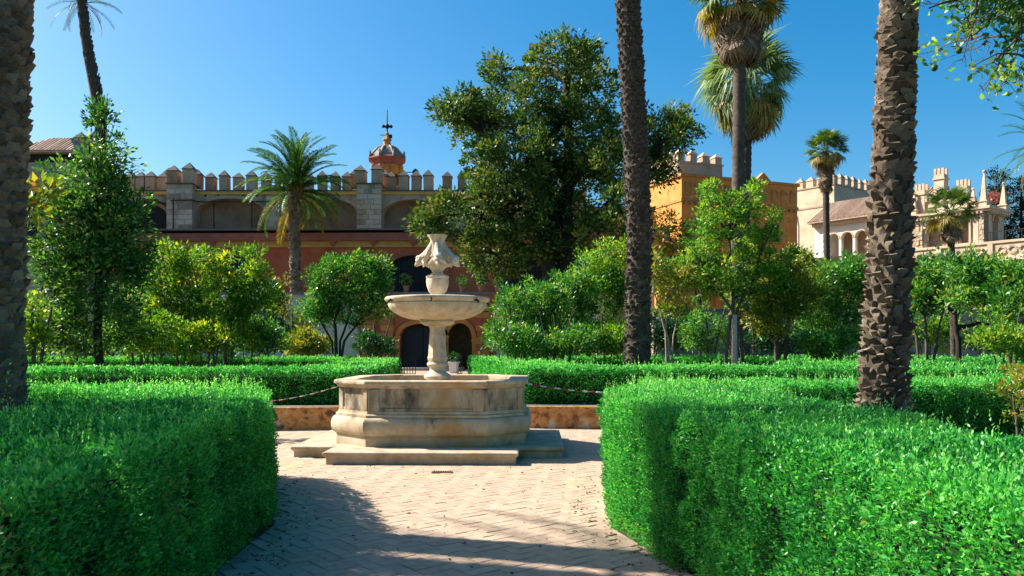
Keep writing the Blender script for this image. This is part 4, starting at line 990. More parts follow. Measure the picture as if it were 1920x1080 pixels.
# gate railings and planter
for px0, px1, lab in ((753, 779, 'black iron railing at the gate, beside the dark doors'), (857, 866, 'short black iron railing at the gate, beside the sunny hedge end')):
    d = 44.0; t = thing('railing', lab, 'railing', (X(px0, d), d, 0)); L = X(px1, d) - X(px0, d); n = max(3, int(L / .14))
    for i in range(n + 1): MB().tube([(L * i / n, 0, 0), (L * i / n, 0, 1.05)], .022, 5).build('bar', IRON, t)
    MB().box((L / 2, 0, 1.07), (L + .06, .04, .04)).build('top_rail', IRON, t); MB().box((L / 2, 0, .16), (L, .03, .03)).build('bottom_rail', IRON, t)
pl = thing('planter', 'white square planter with a small plant beside the gate path', 'planter', (X(851, 50), 50, 0))
bevel(MB().rings([[(sx * r_, sy * r_, z) for sx, sy in ((-1, -1), (1, -1), (1, 1), (-1, 1))] for r_, z in ((.24, 0), (.32, .62), (.35, .63), (.35, .7), (.28, .7), (.26, .62))]).build('pot', WHITEP, pl), .01)
crown([(0, 0, .95, .3, .3, .35)], 20, 14, .15, .14, .05, DARKLF, pl, 3, -1, name='plant')
# ================================================================== PALMS
FR = [frond_mesh('frond', 3.4, a0, a1, FROND) for a0, a1 in ((22, -45), (12, -62), (30, -30), (5, -40))]
FRO = [frond_mesh('frond', 3.2, a0, a1, OLDFR, droop=.5) for a0, a1 in ((10, -60), (0, -75))]
def feather_crown(t, top, n, L, old=8, lo=-50, hi=82, mesh=FR):
    for i in range(n):
        f = i / n; pitch = hi - (hi - lo) * f ** .85 + random.uniform(-7, 7); azm = i * 2.39996 + random.uniform(-.15, .15)
        oldf = i >= n - old
        r_ = .15 + .1 * f
        link('frond', random.choice(FRO if oldf else mesh), None, t, (top[0] + r_ * math.cos(azm), top[1] + r_ * math.sin(azm), top[2] - .45 * f), (random.uniform(-.3, .3), -R(pitch), azm), (L / 3.4,) * 3)

def leaning(t, x0, x1, H, m=PBARK): 
    return lambda z: (x0 + (x1 - x0) * z / H, 0)

# right foreground palm
d = 8.5; bx = P(1652, 0, d).x; pa = thing('palm_tree', 'sunlit rough barked date palm trunk in the bed behind the bright hedge', 'palm tree', (bx, d, 0))
zt_ = lambda py: Z(py, d)
def ctr(z): return ((np.interp(z, [0, zt_(775), zt_(640), zt_(400), zt_(200), zt_(0), 10], [1652, 1656, 1661, 1671, 1679, 1686, 1700]) - 960) / F * d - bx, 0)
def rad(z): return np.interp(z, [0, zt_(775), zt_(690), zt_(600), zt_(400), zt_(200), zt_(0), 10], [45, 41, 37, 35, 34, 32, 31, 30]) / F * d
palm_trunk(pa, ctr, rad, 9.6, PBARK, lambda z: np.interp(z, [0, 2, 3.2, 3.8, 9], [.07, .075, .08, .066, .066]), lambda z: int(np.interp(z, [0, 2.6, 3.3, 4.0], [15, 12, 10, 7])), lambda z: np.interp(z, [0, 1.5, 3, 3.8, 5], [.05, .052, .042, .026, .022]), (.9, 5.5), core=PBARKD)  # dark core colour paints the shade in the gaps between leaf bases
feather_crown(pa, (*ctr(9.6), 9.7), 34, 3.2, 6)
# left foreground palm
d = 8.0; bx = P(-22, 0, d).x; pa = thing('palm_tree', 'shaded palm trunk cut by the left edge, standing behind the dark hedge', 'palm tree', (bx, d, 0))
palm_trunk(pa, lambda z: (.06 * math.sin(z * .35) + .012 * z, 0), lambda z: np.interp(z, [0, 1.2, 2, 4, 5.2, 9], [.34, .28, .245, .245, .27, .24]), 9.4, PBARK, lambda z: .085, lambda z: 11, lambda z: .035, (1.0, 5.4))
feather_crown(pa, (.1, 0, 9.5), 34, 3.2, 6)
# middle palm
d = 20.0; bx = P(1196, 0, d).x; pa = thing('palm_tree', 'tall dark ringed palm trunk in front of the magnolia, crown out of view', 'palm tree', (bx, d, 0))
def ctr2(z): return ((np.interp(z, [0, Z(680, d), Z(450, d), Z(250, d), Z(0, d), 14], [1195, 1195, 1199, 1190, 1177, 1168]) - 960) / F * d - bx, 0)
palm_trunk(pa, ctr2, lambda z: np.interp(z, [0, Z(690, d), Z(600, d), Z(300, d), Z(0, d), 14], [24, 22, 21, 21, 20, 19]) / F * d, 16.5, PBARKD, lambda z: .12, lambda z: 11, lambda z: .05, (1.0, 6.2))
feather_crown(pa, (*ctr2(16.5), 16.6), 40, 4.0, 8, lo=-35)
# full date palm on the terrace
d = 60.2; bx = X(555, d); pa = thing('palm_tree', 'full crowned date palm on the terrace in front of the red gallery', 'palm tree', (bx, d, zt - .15))
Hh = Z(352, d) - zt
palm_trunk(pa, lambda z: (-.1 * math.sin(z * .3), 0), lambda z: np.interp(z, [0, .6, 5, Hh], [.44, .40, .37, .50]), Hh, PBARK, lambda z: .22, lambda z: 9, lambda z: .06, (0, 20))
PB = [frond_mesh('frond', 3.4, a0, a1, FROND, n=40, ll=.5, lw=.06) for a0, a1 in ((18, -55), (10, -48), (26, -40), (14, -70))]
PBO = [frond_mesh('frond', 3.2, a0, a1, OLDFR, n=36, ll=.5, lw=.06, droop=.6) for a0, a1 in ((5, -55), (0, -65))]
for i in range(74):
    f = i / 74; azm = i * 2.39996 + random.uniform(-.2, .2); pitch = 84 - 118 * f ** .9 + random.uniform(-8, 8)
    link('frond', random.choice(PBO) if (i > 60 and i % 2) else random.choice(PB), None, pa, (.22 * math.cos(azm), .22 * math.sin(azm), Hh + .5 - .9 * f), (random.uniform(-.35, .35), -R(pitch), azm), (random.uniform(1.15, 1.35),) * 3)
nb = MB()
for i in range(40):
    a = i * 2.4; z = Hh - .2 + .9 * (i / 40); nb.tube([(.4 * math.cos(a), .4 * math.sin(a), z - .3), (.62 * math.cos(a), .62 * math.sin(a), z + .1)], [.09, .05], 5)
nb.build('cut_frond_stubs', mat('orange_fibre', [(.3, (.22, .10, .02)), (.7, (.42, .22, .04))], 6, .9, .3), pa, kind='stuff')
# far left thin palm
d = 42.0; bx = X(195, d); pa = thing('palm_tree', 'thin leaning palm far off at the upper left with a small crown', 'palm tree', (bx, d, 0))
zc = Z(-6, d)
c3 = lambda z: ((np.interp(z, [0, Z(220, d), Z(150, d), Z(70, d), zc], [203, 188, 174, 160, 152]) - 195) / F * d, 0)
palm_trunk(pa, c3, lambda z: np.interp(z, [0, Z(220, d), zc], [.30, .27, .22]), zc, PBARKD, lambda z: .3, lambda z: 8, lambda z: .04)
feather_crown(pa, (*c3(zc), zc), 30, 1.9, 4)
# palm whose fronds enter at the right edge
d = 30.0; pa = thing('palm_tree', 'palm fronds reaching in from the right edge', 'palm tree', (X(1968, d), d, 0))
zc = Z(262, d); palm_trunk(pa, lambda z: (0, 0), lambda z: .3, zc, PBARK, lambda z: .2, lambda z: 9, lambda z: .06)
feather_crown(pa, (0, 0, zc), 40, 2.0, 6, lo=-60)

# fan palms
FN = [fan_mesh('fan_leaf', FANM, .8 + .2 * (i % 2), .8, droop=.2 + .12 * i) for i in range(3)]
FNO = [fan_mesh('fan_leaf', FANY, .9, .8, droop=.6) for i in range(2)]
FND = [fan_mesh('dead_leaf', DEADF, .6, .85, seg=16, span=120, droop=.5) for i in range(2)]
FNP = [fan_mesh('fan_leaf', FANP, .9, .85, seg=30, droop=.35 + .3 * i, w=.035) for i in range(3)]
def fan_crown(t, top, n, s, lo=-45, hi=85, old=.2, skirt=0, sk_len=1.5, sk_r=.3, mesh=None):
    for i in range(n):
        f = i / n; azm = i * 2.39996 + random.uniform(-.2, .2); pitch = hi - (hi - lo) * f + random.uniform(-8, 8)
        link('fan_leaf', random.choice(FNO if f > 1 - old else (mesh or FN)), None, t, (top[0] + .1 * math.cos(azm), top[1] + .1 * math.sin(azm), top[2] + .2 * s - .35 * s * f), (random.uniform(-.5, .5), -R(pitch), azm), (s * random.uniform(.85, 1.1),) * 3)
    for i in range(skirt):
        azm = i * 2.39996; f = i / skirt
        link('dead_leaf', random.choice(FND), None, t, (top[0] + sk_r * .5 * math.cos(azm), top[1] + sk_r * .5 * math.sin(azm), top[2] + .1 - sk_len * f), (random.uniform(-.4, .4), R(random.uniform(62, 86)), azm), (s * random.uniform(.7, 1.0),) * 3)
def ringed_trunk(t, pts, rads, m, n=10):
    fine = []; rr = []
    for i in range(len(pts) - 1):
        k = max(2, int((Vector(pts[i + 1]) - Vector(pts[i])).length / .16))
        for j in range(k):
            f = j / k; fine.append(Vector(pts[i]).lerp(Vector(pts[i + 1]), f)); rr.append((rads[i] + (rads[i + 1] - rads[i]) * f) * (1.06 if len(rr) % 2 else .93) * random.uniform(.97, 1.03))
    fine.append(Vector(pts[-1])); rr.append(rads[-1])
    return MB().tube(fine, rr, n, .03).build('trunk', m, t, 60)
def fan_palm(label, px, py_top, d, wpx, n, s, base_px=None, base_z=0, m=PBARKD, **k):
    bxx = X(base_px or px, d); t = thing('fan_palm', label, 'palm tree', (bxx, d, base_z)); z = Z(py_top, d) - base_z; dx_ = X(px, d) - bxx; w_ = wpx / F * d / 2
    ringed_trunk(t, [(0, 0, 0), (dx_ * .25, 0, z * .35), (dx_ * .7, 0, z * .7), (dx_, 0, z)], [w_ * 1.25, w_, w_, w_ * 1.05], m)
    fan_crown(t, (dx_, 0, z), n, s, **k); return t
fan_palm('tall fan palm with a shaggy dead leaf skirt, cut by the top edge', 1388, -8, 28, 24, 46, 1.0, 1380, skirt=80, sk_len=1.35, sk_r=.9)
fan_palm('fan palm with a big drooping pale crown behind the shaggy skirted palm', 1402, 165, 44, 17, 80, 1.6, 1396, lo=-82, old=.3, skirt=40, sk_len=1.2, sk_r=.5, mesh=FNP)
fan_palm('small fan palm with a yellowing crown in front of the pale tower', 1548, 284, 50, 12, 46, .85, 1552, lo=-50, old=.22, skirt=50, sk_len=1.9, sk_r=.22)
fan_palm('low fan palm in front of the pavilion, its dark trunk bare below', 1782, 395, 30, 12, 40, .55, 1790, lo=-50, old=.2, skirt=26, sk_len=.8, sk_r=.18)

# ================================================================== BROADLEAF TREES
def st(*pts): return [tuple(P(px, py, d)) if py < 900 else (X(px, d), d, 0) for px, py, d in pts]
# big magnolia
d = 45
mg = [(868, 195, 34, 24), (850, 215, 30, 18), (935, 140, 28, 34), (1062, 112, 62, 38), (1105, 170, 52, 55), (1000, 195, 62, 60), (905, 245, 52, 55), (1075, 260, 90, 70), (965, 315, 85, 70), (1060, 365, 95, 70), (1140, 310, 55, 55),
      (905, 400, 68, 55), (838, 405, 38, 40), (925, 475, 62, 50), (1235, 245, 48, 38), (1275, 255, 34, 26), (1225, 320, 40, 48), (1165, 410, 40, 50), (1010, 440, 55, 45), (1120, 440, 40, 40), (915, 350, 45, 40), (800, 425, 28, 24)]
bl = []
for i, (px, py, rx, rz) in enumerate(mg): bl.append(B(px, py, d + [0, -1.6, 1.5, -2.4, .8, -.8, 2.2][i % 7] + (-2 if py > 380 else 0), rx, rz, max(rx, 55)))
tree('magnolia_tree', 'huge dark magnolia tree with a forked trunk towering behind the fountain', 'tree', (X(1050, d), d), [
    [(X(1052, d), d, 0), tuple(P(1040, 470, d)), tuple(P(1030, 380, d)), tuple(P(1020, 280, d))],
    [(X(1085, d), d + .8, 0), tuple(P(1080, 460, d + .8)), tuple(P(1130, 395, d)), tuple(P(1190, 330, d)), tuple(P(1230, 290, d))],
    [(X(1062, d), d - .6, 0), tuple(P(1060, 440, d - .6)), tuple(P(1065, 300, d)), tuple(P(1062, 150, d))],
    [(X(1040, d), d - .4, 2), tuple(P(1020, 440, d - .8)), tuple(P(960, 350, d - 1)), tuple(P(915, 260, d))]], bl, 1500, 46, .6, .25, .11, MAGN, DBARK, None, 4, .62, -.32, 70, inner=.35)
# laurel tree at the left
d = 22
tree('laurel_tree', 'tall conical laurel tree left of the wall with glossy dark foliage', 'tree', (X(185, d), d), [
    [(X(187, d), d, 0), tuple(P(184, 560, d)), tuple(P(186, 420, d)), tuple(P(190, 290, d)), tuple(P(193, 225, d))]],
    [B(192, 240, d, 24, 42), B(190, 300, d, 46, 45), B(172, 352, d, 58, 50), B(210, 380, d, 58, 52), B(135, 420, d, 72, 55), B(205, 440, d, 70, 55), B(120, 490, d, 62, 60), B(195, 520, d, 88, 60), B(110, 560, d, 52, 60), B(180, 600, d, 85, 52), B(240, 470, d, 42, 40), B(120, 635, d, 50, 38)],
    620, 40, .42, .15, .06, LAUREL, DBARK, None, 6, .13, -.3, 40, inner=.4)
d = 15.5
tree('magnolia_sapling', 'magnolia twigs with big brownish leaves beside the shaded palm trunk', 'tree', (X(25, d), d), [
    [(X(30, d), d, 0), tuple(P(32, 520, d)), tuple(P(45, 420, d)), tuple(P(68, 360, d))]], [B(66, 362, d, 30, 20), B(58, 385, d, 24, 18), B(92, 372, d, 16, 12)], 26, 7, .2, .24, .10, OLIVE, DBARK, None, 2, .04, -1, 5)

CG = 'citrus and fruit trees in the beds'
def shrubtree(label, px, d, blobs, ncl, per, cr, L, m, bark=BARK, stems=None, r0=.07, seed=1, name='citrus_tree', cat='tree', gap=-.16, group=CG, W=None, **k):
    s = stems or [[(px, 1000), (px + 3, 640), (px - 2, 590)], [(px + 4, 1000), (px + 22, 630), (px + 35, 575)], [(px - 4, 1000), (px - 18, 630), (px - 30, 580)]]
    ss = [[(X(a, d), d, 0) if b > 900 else tuple(P(a, b, d)) for a, b in q] for q in s]
    nb_ = []
    for a, b, rx, rz in blobs:
        nb_.append((a, b, rx * .78, rz * .78))
        for _ in range(3):
            th_ = random.uniform(-.6, PI + .6); f_ = random.uniform(.35, .52)
            nb_.append((a + rx * .8 * math.cos(th_), b - rz * .8 * math.sin(th_), rx * f_ * .9, rz * f_ * random.uniform(.8, 1.5)))
    blobs = nb_
    return tree(name, label, cat, (X(px, d), d), ss, [B(a, b, d + random.uniform(-.35, .35), rx, rz, max(rx * .9, 30)) for a, b, rx, rz in blobs], ncl, per, cr, L * 1.1, (W or L * .42) * 1.05, m, bark, group, seed, r0, gap, **k)
shrubtree('airy yellow green tree with upright shoots next to the laurel', 345, 25, [(332, 485, 32, 34), (300, 530, 42, 42), (350, 540, 40, 45), (318, 590, 55, 45), (360, 610, 45, 42), (290, 620, 40, 40)], 300, 36, .33, .13, YELG, seed=21)
shrubtree('spreading yellow green tree with a crooked pale limb, left of the date palm', 415, 26, [(455, 500, 36, 34), (415, 545, 48, 42), (470, 560, 36, 42), (395, 600, 50, 45), (440, 625, 42, 40), (375, 500, 26, 28)], 300, 36, .34, .13, YELG, seed=22, stems=[[(420, 1000), (424, 620), (455, 540), (470, 500)], [(410, 1000), (395, 620), (375, 560)], [(425, 1000), (440, 615), (468, 588), (478, 580)]])
shrubtree('dense mid green citrus bush between the laurel and the yellow green tree', 262, 28, [(262, 560, 48, 45), (240, 610, 48, 45), (285, 630, 44, 38), (215, 640, 36, 32)], 240, 36, .36, .13, CITRUS, seed=23)
shrubtree('dark shrub at the foot of the cream wall, left of the round citrus', 500, 42, [(490, 600, 36, 45), (520, 630, 30, 32), (468, 630, 34, 36), (505, 565, 24, 26)], 200, 30, .5, .17, DARKLF, seed=24, name='shrub', cat='shrub', group='shrubs')
shrubtree('loose yellow flowering climber bush against the cream wall', 550, 44, [(548, 590, 26, 36), (565, 625, 24, 30), (535, 640, 22, 24), (530, 575, 14, 20)], 130, 26, .42, .15, OLIVE, seed=25, name='shrub', cat='shrub', group='shrubs')
shrubtree('yellowing low bush peeping out beside the shaded palm trunk', 62, 20, [(60, 600, 22, 34), (75, 640, 24, 26), (55, 650, 18, 20)], 70, 26, .28, .12, YELG, seed=26, name='shrub', cat='shrub', group='shrubs')
shrubtree('round citrus tree with a forked dark trunk left of the gate', 640, 32, [(652, 525, 66, 42), (612, 560, 44, 44), (690, 545, 42, 44), (640, 580, 55, 40), (700, 575, 32, 34), (660, 500, 44, 24), (600, 590, 30, 32)], 440, 40, .38, .13, CITRUS, DBARK, [[(632, 1000), (630, 650), (628, 600), (640, 560)], [(634, 1000), (645, 640), (675, 600), (700, 575)], [(630, 1000), (622, 640), (600, 600)], [(634, 1000), (638, 640), (655, 590), (660, 540)]], .085, 27)
shrubtree('small dark shrub at the left foot of the gate', 702, 40, [(700, 645, 26, 22), (715, 655, 18, 16), (690, 635, 14, 14)], 90, 26, .36, .16, DARKLF, seed=28, name='shrub', cat='shrub', group='shrubs')
shrubtree('bright green citrus tree closest to the bowl on its sunny side', 985, 25, [(965, 580, 42, 48), (1000, 565, 48, 44), (950, 630, 36, 36), (990, 625, 50, 42), (1025, 600, 40, 45)], 340, 38, .33, .11, CITRUS, seed=29)
shrubtree('broad bright citrus tree with crossing stems in front of the magnolia trunk', 1052, 27, [(1050, 555, 50, 40), (1085, 570, 46, 44), (1040, 610, 48, 42), (1090, 625, 46, 40), (1015, 580, 36, 36), (1075, 535, 36, 26)], 340, 38, .35, .12, CITRUS, seed=30)
shrubtree('light green feathery tree against the left side of the dark ringed palm', 1130, 29, [(1125, 515, 44, 38), (1150, 480, 34, 28), (1140, 560, 42, 42), (1105, 545, 38, 34), (1160, 530, 30, 50), (1150, 620, 36, 36)], 330, 40, .36, .11, BRIGHT, seed=31)
shrubtree('thin bare stemmed shrub just right of the dark ringed palm', 1252, 23, [(1246, 540, 26, 40), (1268, 575, 24, 26), (1235, 500, 22, 34), (1275, 525, 18, 26)], 130, 24, .3, .11, OLIVE, mat('pale_bark', [(.3, (.22, .17, .12)), (.7, (.38, .31, .24))], 8, .9, .5), [[(1255, 1000), (1253, 640), (1240, 590), (1226, 545)], [(1258, 1000), (1262, 630), (1272, 590)], [(1252, 1000), (1248, 620), (1252, 560)]], .045, 32)
shrubtree('tall airy orange tree propped by stakes in front of the orange tower', 1378, 23.5, [(1345, 385, 30, 30), (1395, 400, 34, 36), (1370, 440, 52, 40), (1325, 460, 42, 40), (1420, 470, 42, 46), (1360, 510, 60, 44), (1310, 530, 40, 40), (1420, 530, 42, 40), (1385, 560, 40, 34), (1345, 420, 34, 30), (1440, 430, 22, 30), (1330, 365, 14, 18), (1412, 365, 12, 20), (1300, 500, 34, 34), (1450, 490, 34, 40), (1450, 540, 34, 34)], 520, 32, .24, .11, BRIGHT, BARK, [[(1376, 1000), (1376, 600), (1374, 540), (1368, 450)], [(1372, 1000), (1378, 590), (1345, 540), (1318, 500)], [(1380, 1000), (1382, 580), (1410, 530), (1425, 480)]], .075, 33, gap=-.02)
shrubtree('olive green tree with a crooked forked trunk beside the propped orange tree', 1465, 24, [(1480, 520, 44, 34), (1455, 560, 38, 36), (1500, 560, 38, 36), (1475, 600, 40, 34), (1430, 600, 26, 26)], 280, 32, .33, .12, OLIVE, BARK, [[(1462, 1000), (1458, 640), (1445, 600), (1440, 550)], [(1468, 1000), (1472, 650), (1480, 590), (1500, 545)], [(1458, 1000), (1452, 620), (1475, 570)]], .09, 34)
shrubtree('dense emerald citrus tree against the left side of the sunlit palm', 1560, 26, [(1560, 530, 50, 38), (1590, 570, 36, 46), (1530, 575, 46, 40), (1565, 620, 52, 38), (1520, 620, 36, 32), (1600, 510, 26, 30)], 380, 38, .36, .12, CITRUS, seed=35)
shrubtree('green citrus tree just right of the sunlit palm trunk', 1735, 24, [(1730, 530, 42, 34), (1765, 520, 40, 30), (1720, 570, 34, 32), (1755, 555, 38, 26)], 270, 34, .33, .12, CITRUS, seed=36)
shrubtree('green citrus tree with a long bare limb below the pavilion parapet', 1800, 21, [(1820, 530, 46, 34), (1860, 545, 46, 36), (1800, 560, 40, 26), (1850, 510, 36, 22)], 300, 34, .31, .11, CITRUS, DBARK, [[(1800, 1000), (1797, 640), (1790, 595), (1800, 560)], [(1797, 615), (1835, 606), (1870, 611), (1910, 590)], [(1796, 590), (1775, 575), (1750, 545)]], .085, 37)
shrubtree('green citrus tree cut by the right edge', 1905, 20, [(1900, 550, 40, 40), (1890, 600, 36, 40), (1915, 640, 34, 36), (1930, 520, 40, 36)], 250, 34, .31, .11, CITRUS, seed=38)
# low planting at the back
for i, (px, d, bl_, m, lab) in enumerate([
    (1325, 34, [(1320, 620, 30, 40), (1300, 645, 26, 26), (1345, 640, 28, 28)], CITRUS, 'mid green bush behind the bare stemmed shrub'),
    (1410, 36, [(1410, 630, 36, 36), (1440, 640, 30, 28)], DARKLF, 'dark bush behind the stakes of the orange tree'),
    (1510, 36, [(1510, 640, 44, 34), (1550, 645, 40, 28)], DARKLF, 'dark bush under the emerald citrus'),
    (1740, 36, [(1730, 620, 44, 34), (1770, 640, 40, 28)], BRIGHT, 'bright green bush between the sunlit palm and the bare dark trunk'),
    (1850, 36, [(1845, 640, 46, 30), (1890, 650, 36, 24)], DARKLF, 'dark bush right of the bare dark trunk'),
    (1215, 36, [(1230, 620, 30, 44), (1275, 630, 30, 36)], DARKLF, 'dark bush behind the dark ringed palm'),
    (1090, 36, [(1090, 640, 44, 34), (1130, 645, 40, 30)], DARKLF, 'dark bush behind the broad citrus tree'),
    (130, 30, [(120, 640, 44, 30), (170, 645, 40, 26)], DARKLF, 'dark bush behind the laurel foot'),
    (340, 32, [(330, 640, 48, 32), (400, 640, 44, 32)], DARKLF, 'dark bush behind the yellow green trees'),
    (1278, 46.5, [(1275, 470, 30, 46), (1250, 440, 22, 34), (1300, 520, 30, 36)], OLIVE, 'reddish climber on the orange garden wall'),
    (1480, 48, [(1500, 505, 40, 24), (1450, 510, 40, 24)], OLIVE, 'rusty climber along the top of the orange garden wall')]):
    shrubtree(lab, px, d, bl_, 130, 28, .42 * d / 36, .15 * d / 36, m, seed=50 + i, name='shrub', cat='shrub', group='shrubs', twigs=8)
for i, (px, d, bl_, m, lab) in enumerate([
    (285, 23.5, [(250, 640, 40, 26), (290, 628, 44, 34), (330, 645, 36, 24)], BRIGHT, 'low bright bush filling the bed between the laurel and the upright yellow green tree'),
    (390, 24, [(370, 640, 40, 28), (420, 645, 40, 24)], YELG, 'low yellow green bush below the crooked pale limb'),
    (470, 27, [(455, 635, 34, 30), (495, 640, 32, 26)], CITRUS, 'low green bush right of the crooked pale limb'),
    (590, 34, [(585, 645, 26, 18), (560, 650, 22, 14)], OLIVE, 'low yellowing bush at the left foot of the round citrus'),
    (950, 22.5, [(945, 640, 36, 26), (985, 648, 36, 22)], CITRUS, 'low bush closing the sunny bed next to the gate path'),
    (1040, 23.5, [(1030, 648, 40, 22), (1075, 645, 38, 24)], CITRUS, 'low bush below the broad bright citrus'),
    (1130, 25.5, [(1120, 640, 36, 26), (1155, 645, 28, 24)], BRIGHT, 'low light green bush left of the dark ringed palm foot'),
    (1545, 23, [(1530, 650, 34, 20), (1580, 645, 34, 22)], CITRUS, 'low bush at the foot of the emerald citrus'),
    (1880, 18.5, [(1870, 640, 40, 26), (1915, 650, 30, 24)], BRIGHT, 'low bright bush in the corner bed by the right edge')]):
    shrubtree(lab, px, d, bl_, 150, 30, .36 * d / 28, .13 * d / 28, m, seed=100 + i, name='shrub', cat='shrub', group='shrubs', twigs=10, r0=.03)
shrubtree('yellow leaved shrub poking in at the right edge above the near hedge', 1900, 8.8, [(1898, 735, 22, 26), (1915, 770, 20, 20), (1925, 710, 24, 24)], 70, 24, .1, .045, OLIVE, seed=71, name='shrub', cat='shrub', group='shrubs', r0=.02, stems=[[(1915, 1000), (1908, 800), (1900, 740)], [(1920, 1000), (1922, 790), (1915, 720)]])
# stakes and a slim pale trunk at the propped orange tree
sk = thing('tree_stake', 'pale smooth stake standing upright against the propped orange tree', 'stake', (X(1378, 22.6), 22.6, 0))
MB().tube([(0, 0, 0), (.01, 0, .9), (.0, 0, Z(590, 22.6))], [.075, .065, .06], 10).build('pole', mat('pale_wood', [(.3, (.34, .29, .24)), (.7, (.48, .43, .37))], 6, .8, .3, 20, (1, 1, .2)), sk, 60)
for i, (a, b) in enumerate(((1352, 1372), (1408, 1386))):
    sk = thing('tree_stake', ['brown slanting stake left of the pale stake', 'brown slanting stake right of the pale stake'][i], 'stake', (X(a, 22.6), 22.6 + .2 * i, 0))
    MB().tube([(0, 0, 0), (X(b, 22.6) - X(a, 22.6), .1, Z(590, 22.6))], [.06, .045], 8).build('pole', BARK, sk, 60)
# strap leaved plants in the beds
def strap_plant(label, px, d, n, L, m=BRIGHT, seed=0):
    t = thing('strap_plant', label, 'plant', (X(px, d), d, 0), 0, 'strap leaved plants'); mb = MB(); vals = []
    for i in range(n):
        a = random.uniform(0, 2 * PI); e = R(random.uniform(35, 85)); l = L * random.uniform(.6, 1.1); dv = Vector((math.cos(a), math.sin(a), 0)); s = Vector((-math.sin(a), math.cos(a), 0)) * .025 * L
        p = [dv * l * f * math.cos(e) + Vector((0, 0, l * (math.sin(e) * f - .45 * f ** 2.4))) for f in (0, .35, .7, 1)]
        mb.add([p[0] - s, p[0] + s, p[1] + s, p[1] - s], [(0, 1, 2, 3)]); mb.add([p[1] - s, p[1] + s, p[2] + s * .8, p[2] - s * .8], [(0, 1, 2, 3)]); mb.add([p[2] - s * .8, p[2] + s * .8, p[3]], [(0, 1, 2)]); vals += [random.random()] * 3
    me = mb.mesh('leaf_blades'); at_ = me.attributes.new('rnd', 'FLOAT', 'FACE'); at_.data.foreach_set('value', vals); me.materials.append(m); link('leaf_blades', me, None, t, kind='stuff')
strap_plant('arching strap leaved plant at the foot of the propped orange tree', 1420, 23, 60, 2.2, OLIVE)
strap_plant('spiky strap leaved plant between the crooked tree and the emerald citrus', 1480, 25, 60, 2.0, CITRUS)
strap_plant('pale grassy clump beside the bare dark trunk on the right', 1765, 20.5, 70, 1.9, YELG)
strap_plant('strap leaved plant under the feathery tree', 1110, 25, 50, 1.8, OLIVE)
# distant dark conifers by the pavilion
for px, top, wd_, lab in ((1868, 318, 24, 'dark cypress right behind the pavilion'), (1915, 330, 22, 'dark cypress cut by the right edge beyond the parapet')):
    d = 82; t = thing('cypress_tree', lab, 'tree', (X(px, d), d, 0), 0, 'cypresses'); MB().tube([(0, 0, 0), (0, 0, Z(top + 30, d))], [.35, .08], 8).build('trunk', DBARK, t)
    crown([(random.uniform(-.3, .3), random.uniform(-.3, .3), Z(top + 22 + 26 * i, d), (10 + wd_ * min(1, .3 + i * .2)) / F * d * .8, (10 + wd_ * min(1, .3 + i * .2)) / F * d * .8, 24 / F * d) for i in range(8)], 420, 26, .5, .3, .09, CONIF, t, 9, -.5)
shrub = shrubtree('pink flowering bush on the pavilion roof terrace', 1867, 60, [(1866, 372, 10, 10)], 30, 20, .3, .16, leafmat('pink_flower', [(0, (.12, .12, .03)), (.4, (.35, .08, .09)), (1, (.5, .16, .18))], .2), seed=81, name='shrub', cat='shrub', group='shrubs', stems=[[(1866, 400), (1866, 380)]], twigs=0)

# overhanging branch at the upper right: a tree standing just out of view
d = 7.0; t = thing('fig_tree', 'tangled bare branches with sparse bright leaves and green fruits hanging in at the upper right', 'tree', (X(2130, d), d, 0))
O = t.location.copy(); loc = lambda px, py, dd=d: P(px, py, dd) - O
MB().tube([(0, 0, 0), (.05, .05, 1.5), (-.1, 0, 3.2), loc(2090, -60), loc(2100, -160), loc(2085, -260)], [.17, .14, .12, .09, .06, .03], 10, .06).build('trunk', BARK, t, 60)
crown([(*loc(2110, -190), .9, .9, .6), (*loc(2200, -120), .8, .8, .5), (*loc(2060, -230), .6, .7, .45)], 230, 26, .26, .085, .042, BRIGHT, t, 44, -.3)
random.seed(31); tips = []
def bough(a, b, r_, lev):
    pts = limb_pts(a, b, .14, 6); k = len(pts); mbx.tube(pts, [r_ * (1 - .75 * i / (k - 1)) for i in range(k)], 5 if lev else 7)
    if lev < 3:
        L = (b - a).length
        for i in range(2 + (lev < 2) * 4):
            f = random.uniform(.25, .98); p = a.lerp(b, f); dv = (b - a).normalized()
            q = p + (dv * random.uniform(.1, .9) + Vector((random.uniform(-1, 1), random.uniform(-.9, .9), random.uniform(-.8, .8)))).normalized() * L * random.uniform(.22, .48)
            bough(p, q, r_ * .42, lev + 1)
    tips.extend(pts[2:])
mbx = MB()
for (px, py), (qx, qy), dd in (((2090, -60), (1860, 118), 0), ((2090, -60), (1790, 92), .5), ((2060, -80), (1742, 15), -.3), ((2080, -40), (1895, 60), .8), ((2080, -90), (1830, -20), .2), ((2090, -40), (1925, 118), -.4), ((2050, -90), (1840, 40), .9), ((2060, -60), (1800, 40), .3)):
    bough(loc(px, py), loc(qx, qy, d + dd), .026, 0)
mbx.build('branches', BARK, t, 60)
tp = np.array([tuple(p) for p in random.sample(tips, min(len(tips), 760))])
sel_ = tp[noise3(tp, 3.5, 3) > -.35][:480]
p_ = np.repeat(sel_, 3, 0) + rng.normal(size=(len(sel_) * 3, 3)) * .035
link('leaves', leaf_mesh('leaves', p_, rng.normal(size=p_.shape) + np.array([0, 0, .2]), .07 * rng.uniform(.5, 1.2, len(p_)), .036, rng.random(len(p_)), BRIGHT), None, t, kind='stuff')
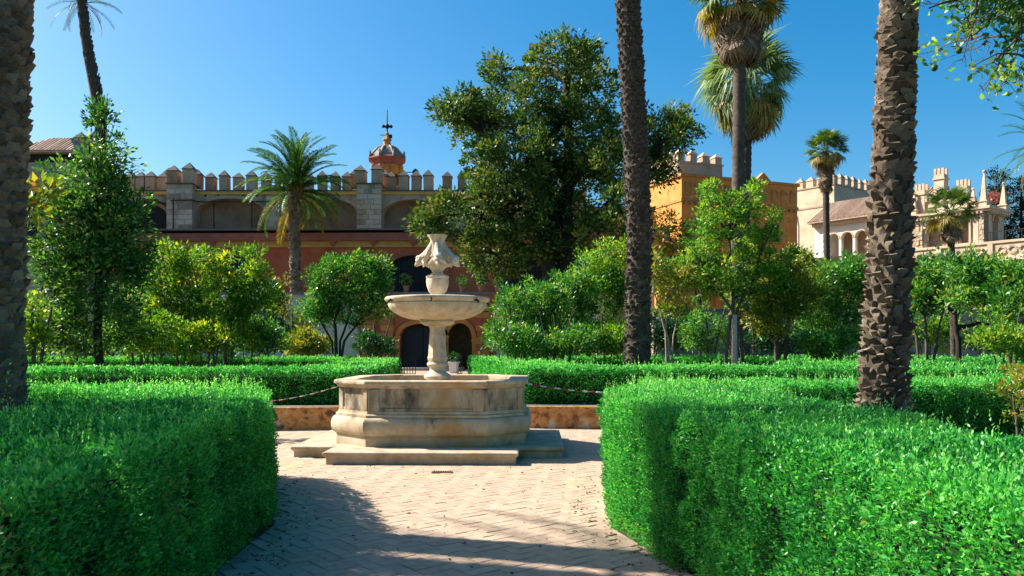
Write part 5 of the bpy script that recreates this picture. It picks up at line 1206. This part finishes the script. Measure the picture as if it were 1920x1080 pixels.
cm_ = np.array([tuple(loc(px + rng.normal() * 26, py + rng.normal() * 18, 7 + rng.normal() * .25)) for px, py in ((1900, 10), (1880, 40), (1920, 60), (1850, 5), (1935, 20), (1910, 95)) for _ in range(70)])
link('leaves', leaf_mesh('leaves', cm_, rng.normal(size=cm_.shape) + np.array([0, 0, .2]), .075 * rng.uniform(.6, 1.2, len(cm_)), .04, rng.random(len(cm_)), DARKLF), None, t, kind='stuff')
for px, py, dd in ((1752, 127, 6.8), (1798, 94, 7.0), (1860, 30, 7.2), (1905, 70, 7.1)):
    c = loc(px, py, dd); f = MB().ico(c, .028, 1, 1, 1.1, 10, 8); f.tube([c + Vector((0, 0, .025)), c + Vector((.03, 0, .07))], .004, 4); f.build('fruit', FRUIT, t, 60)

# trees just out of view on the left whose crowns shade the near hedge
random.seed(5)
for i, (x, y, bl_, lab, nc) in enumerate([
    (-7.5, 5.9, [(-6.8, 4.0, 4.8, 1.3, 1.2, .9), (-7.1, 5.6, 5.0, 1.4, 1.2, 1.0), (-7.2, 7.0, 4.7, 1.2, 1.0, .9), (-7.4, 7.8, 4.5, .8, .7, .7), (-7.8, 5.4, 5.9, 1.4, 1.7, .9), (-6.2, 2.7, 4.6, 1.2, 1.1, .8), (-7.0, 6.2, 4.0, .9, 1.4, .6)], 'leafy citrus tree standing left of view, shading the near hedge', 760),
    (-10.8, 9.6, [(-10.8, 9.4, 4.6, 1.3, .9, .9), (-11.0, 10.2, 5.4, 1.1, .8, .7)], 'leafy citrus tree standing left of view behind the shaded palm', 160)]):
    tree('citrus_tree', lab, 'tree', (x, y), [[(x, y, 0), (x + .05, y, 1.6), (x, y + .1, 3.4)], [(x + .1, y, .8), (x + .5, y + .3, 2.4), (x + .7, y + .5, 3.8)]], bl_, nc, 34, .32, .13, .055, CITRUS, BARK, CG, 90 + i, .11, -.6, 20)

# slender palm left of view that stripes the sunny hedge
pa = thing('palm_tree', 'slender palm standing left of view whose trunk shadow falls across the path', 'palm tree', (-8.6, 8.35, 0))
palm_trunk(pa, lambda z: (.03 * z, 0), lambda z: .18 + .02 * math.sin(z), 8.5, PBARKD, lambda z: .12, lambda z: 8, lambda z: .03)
feather_crown(pa, (.25, 0, 8.6), 30, 2.4, 5)
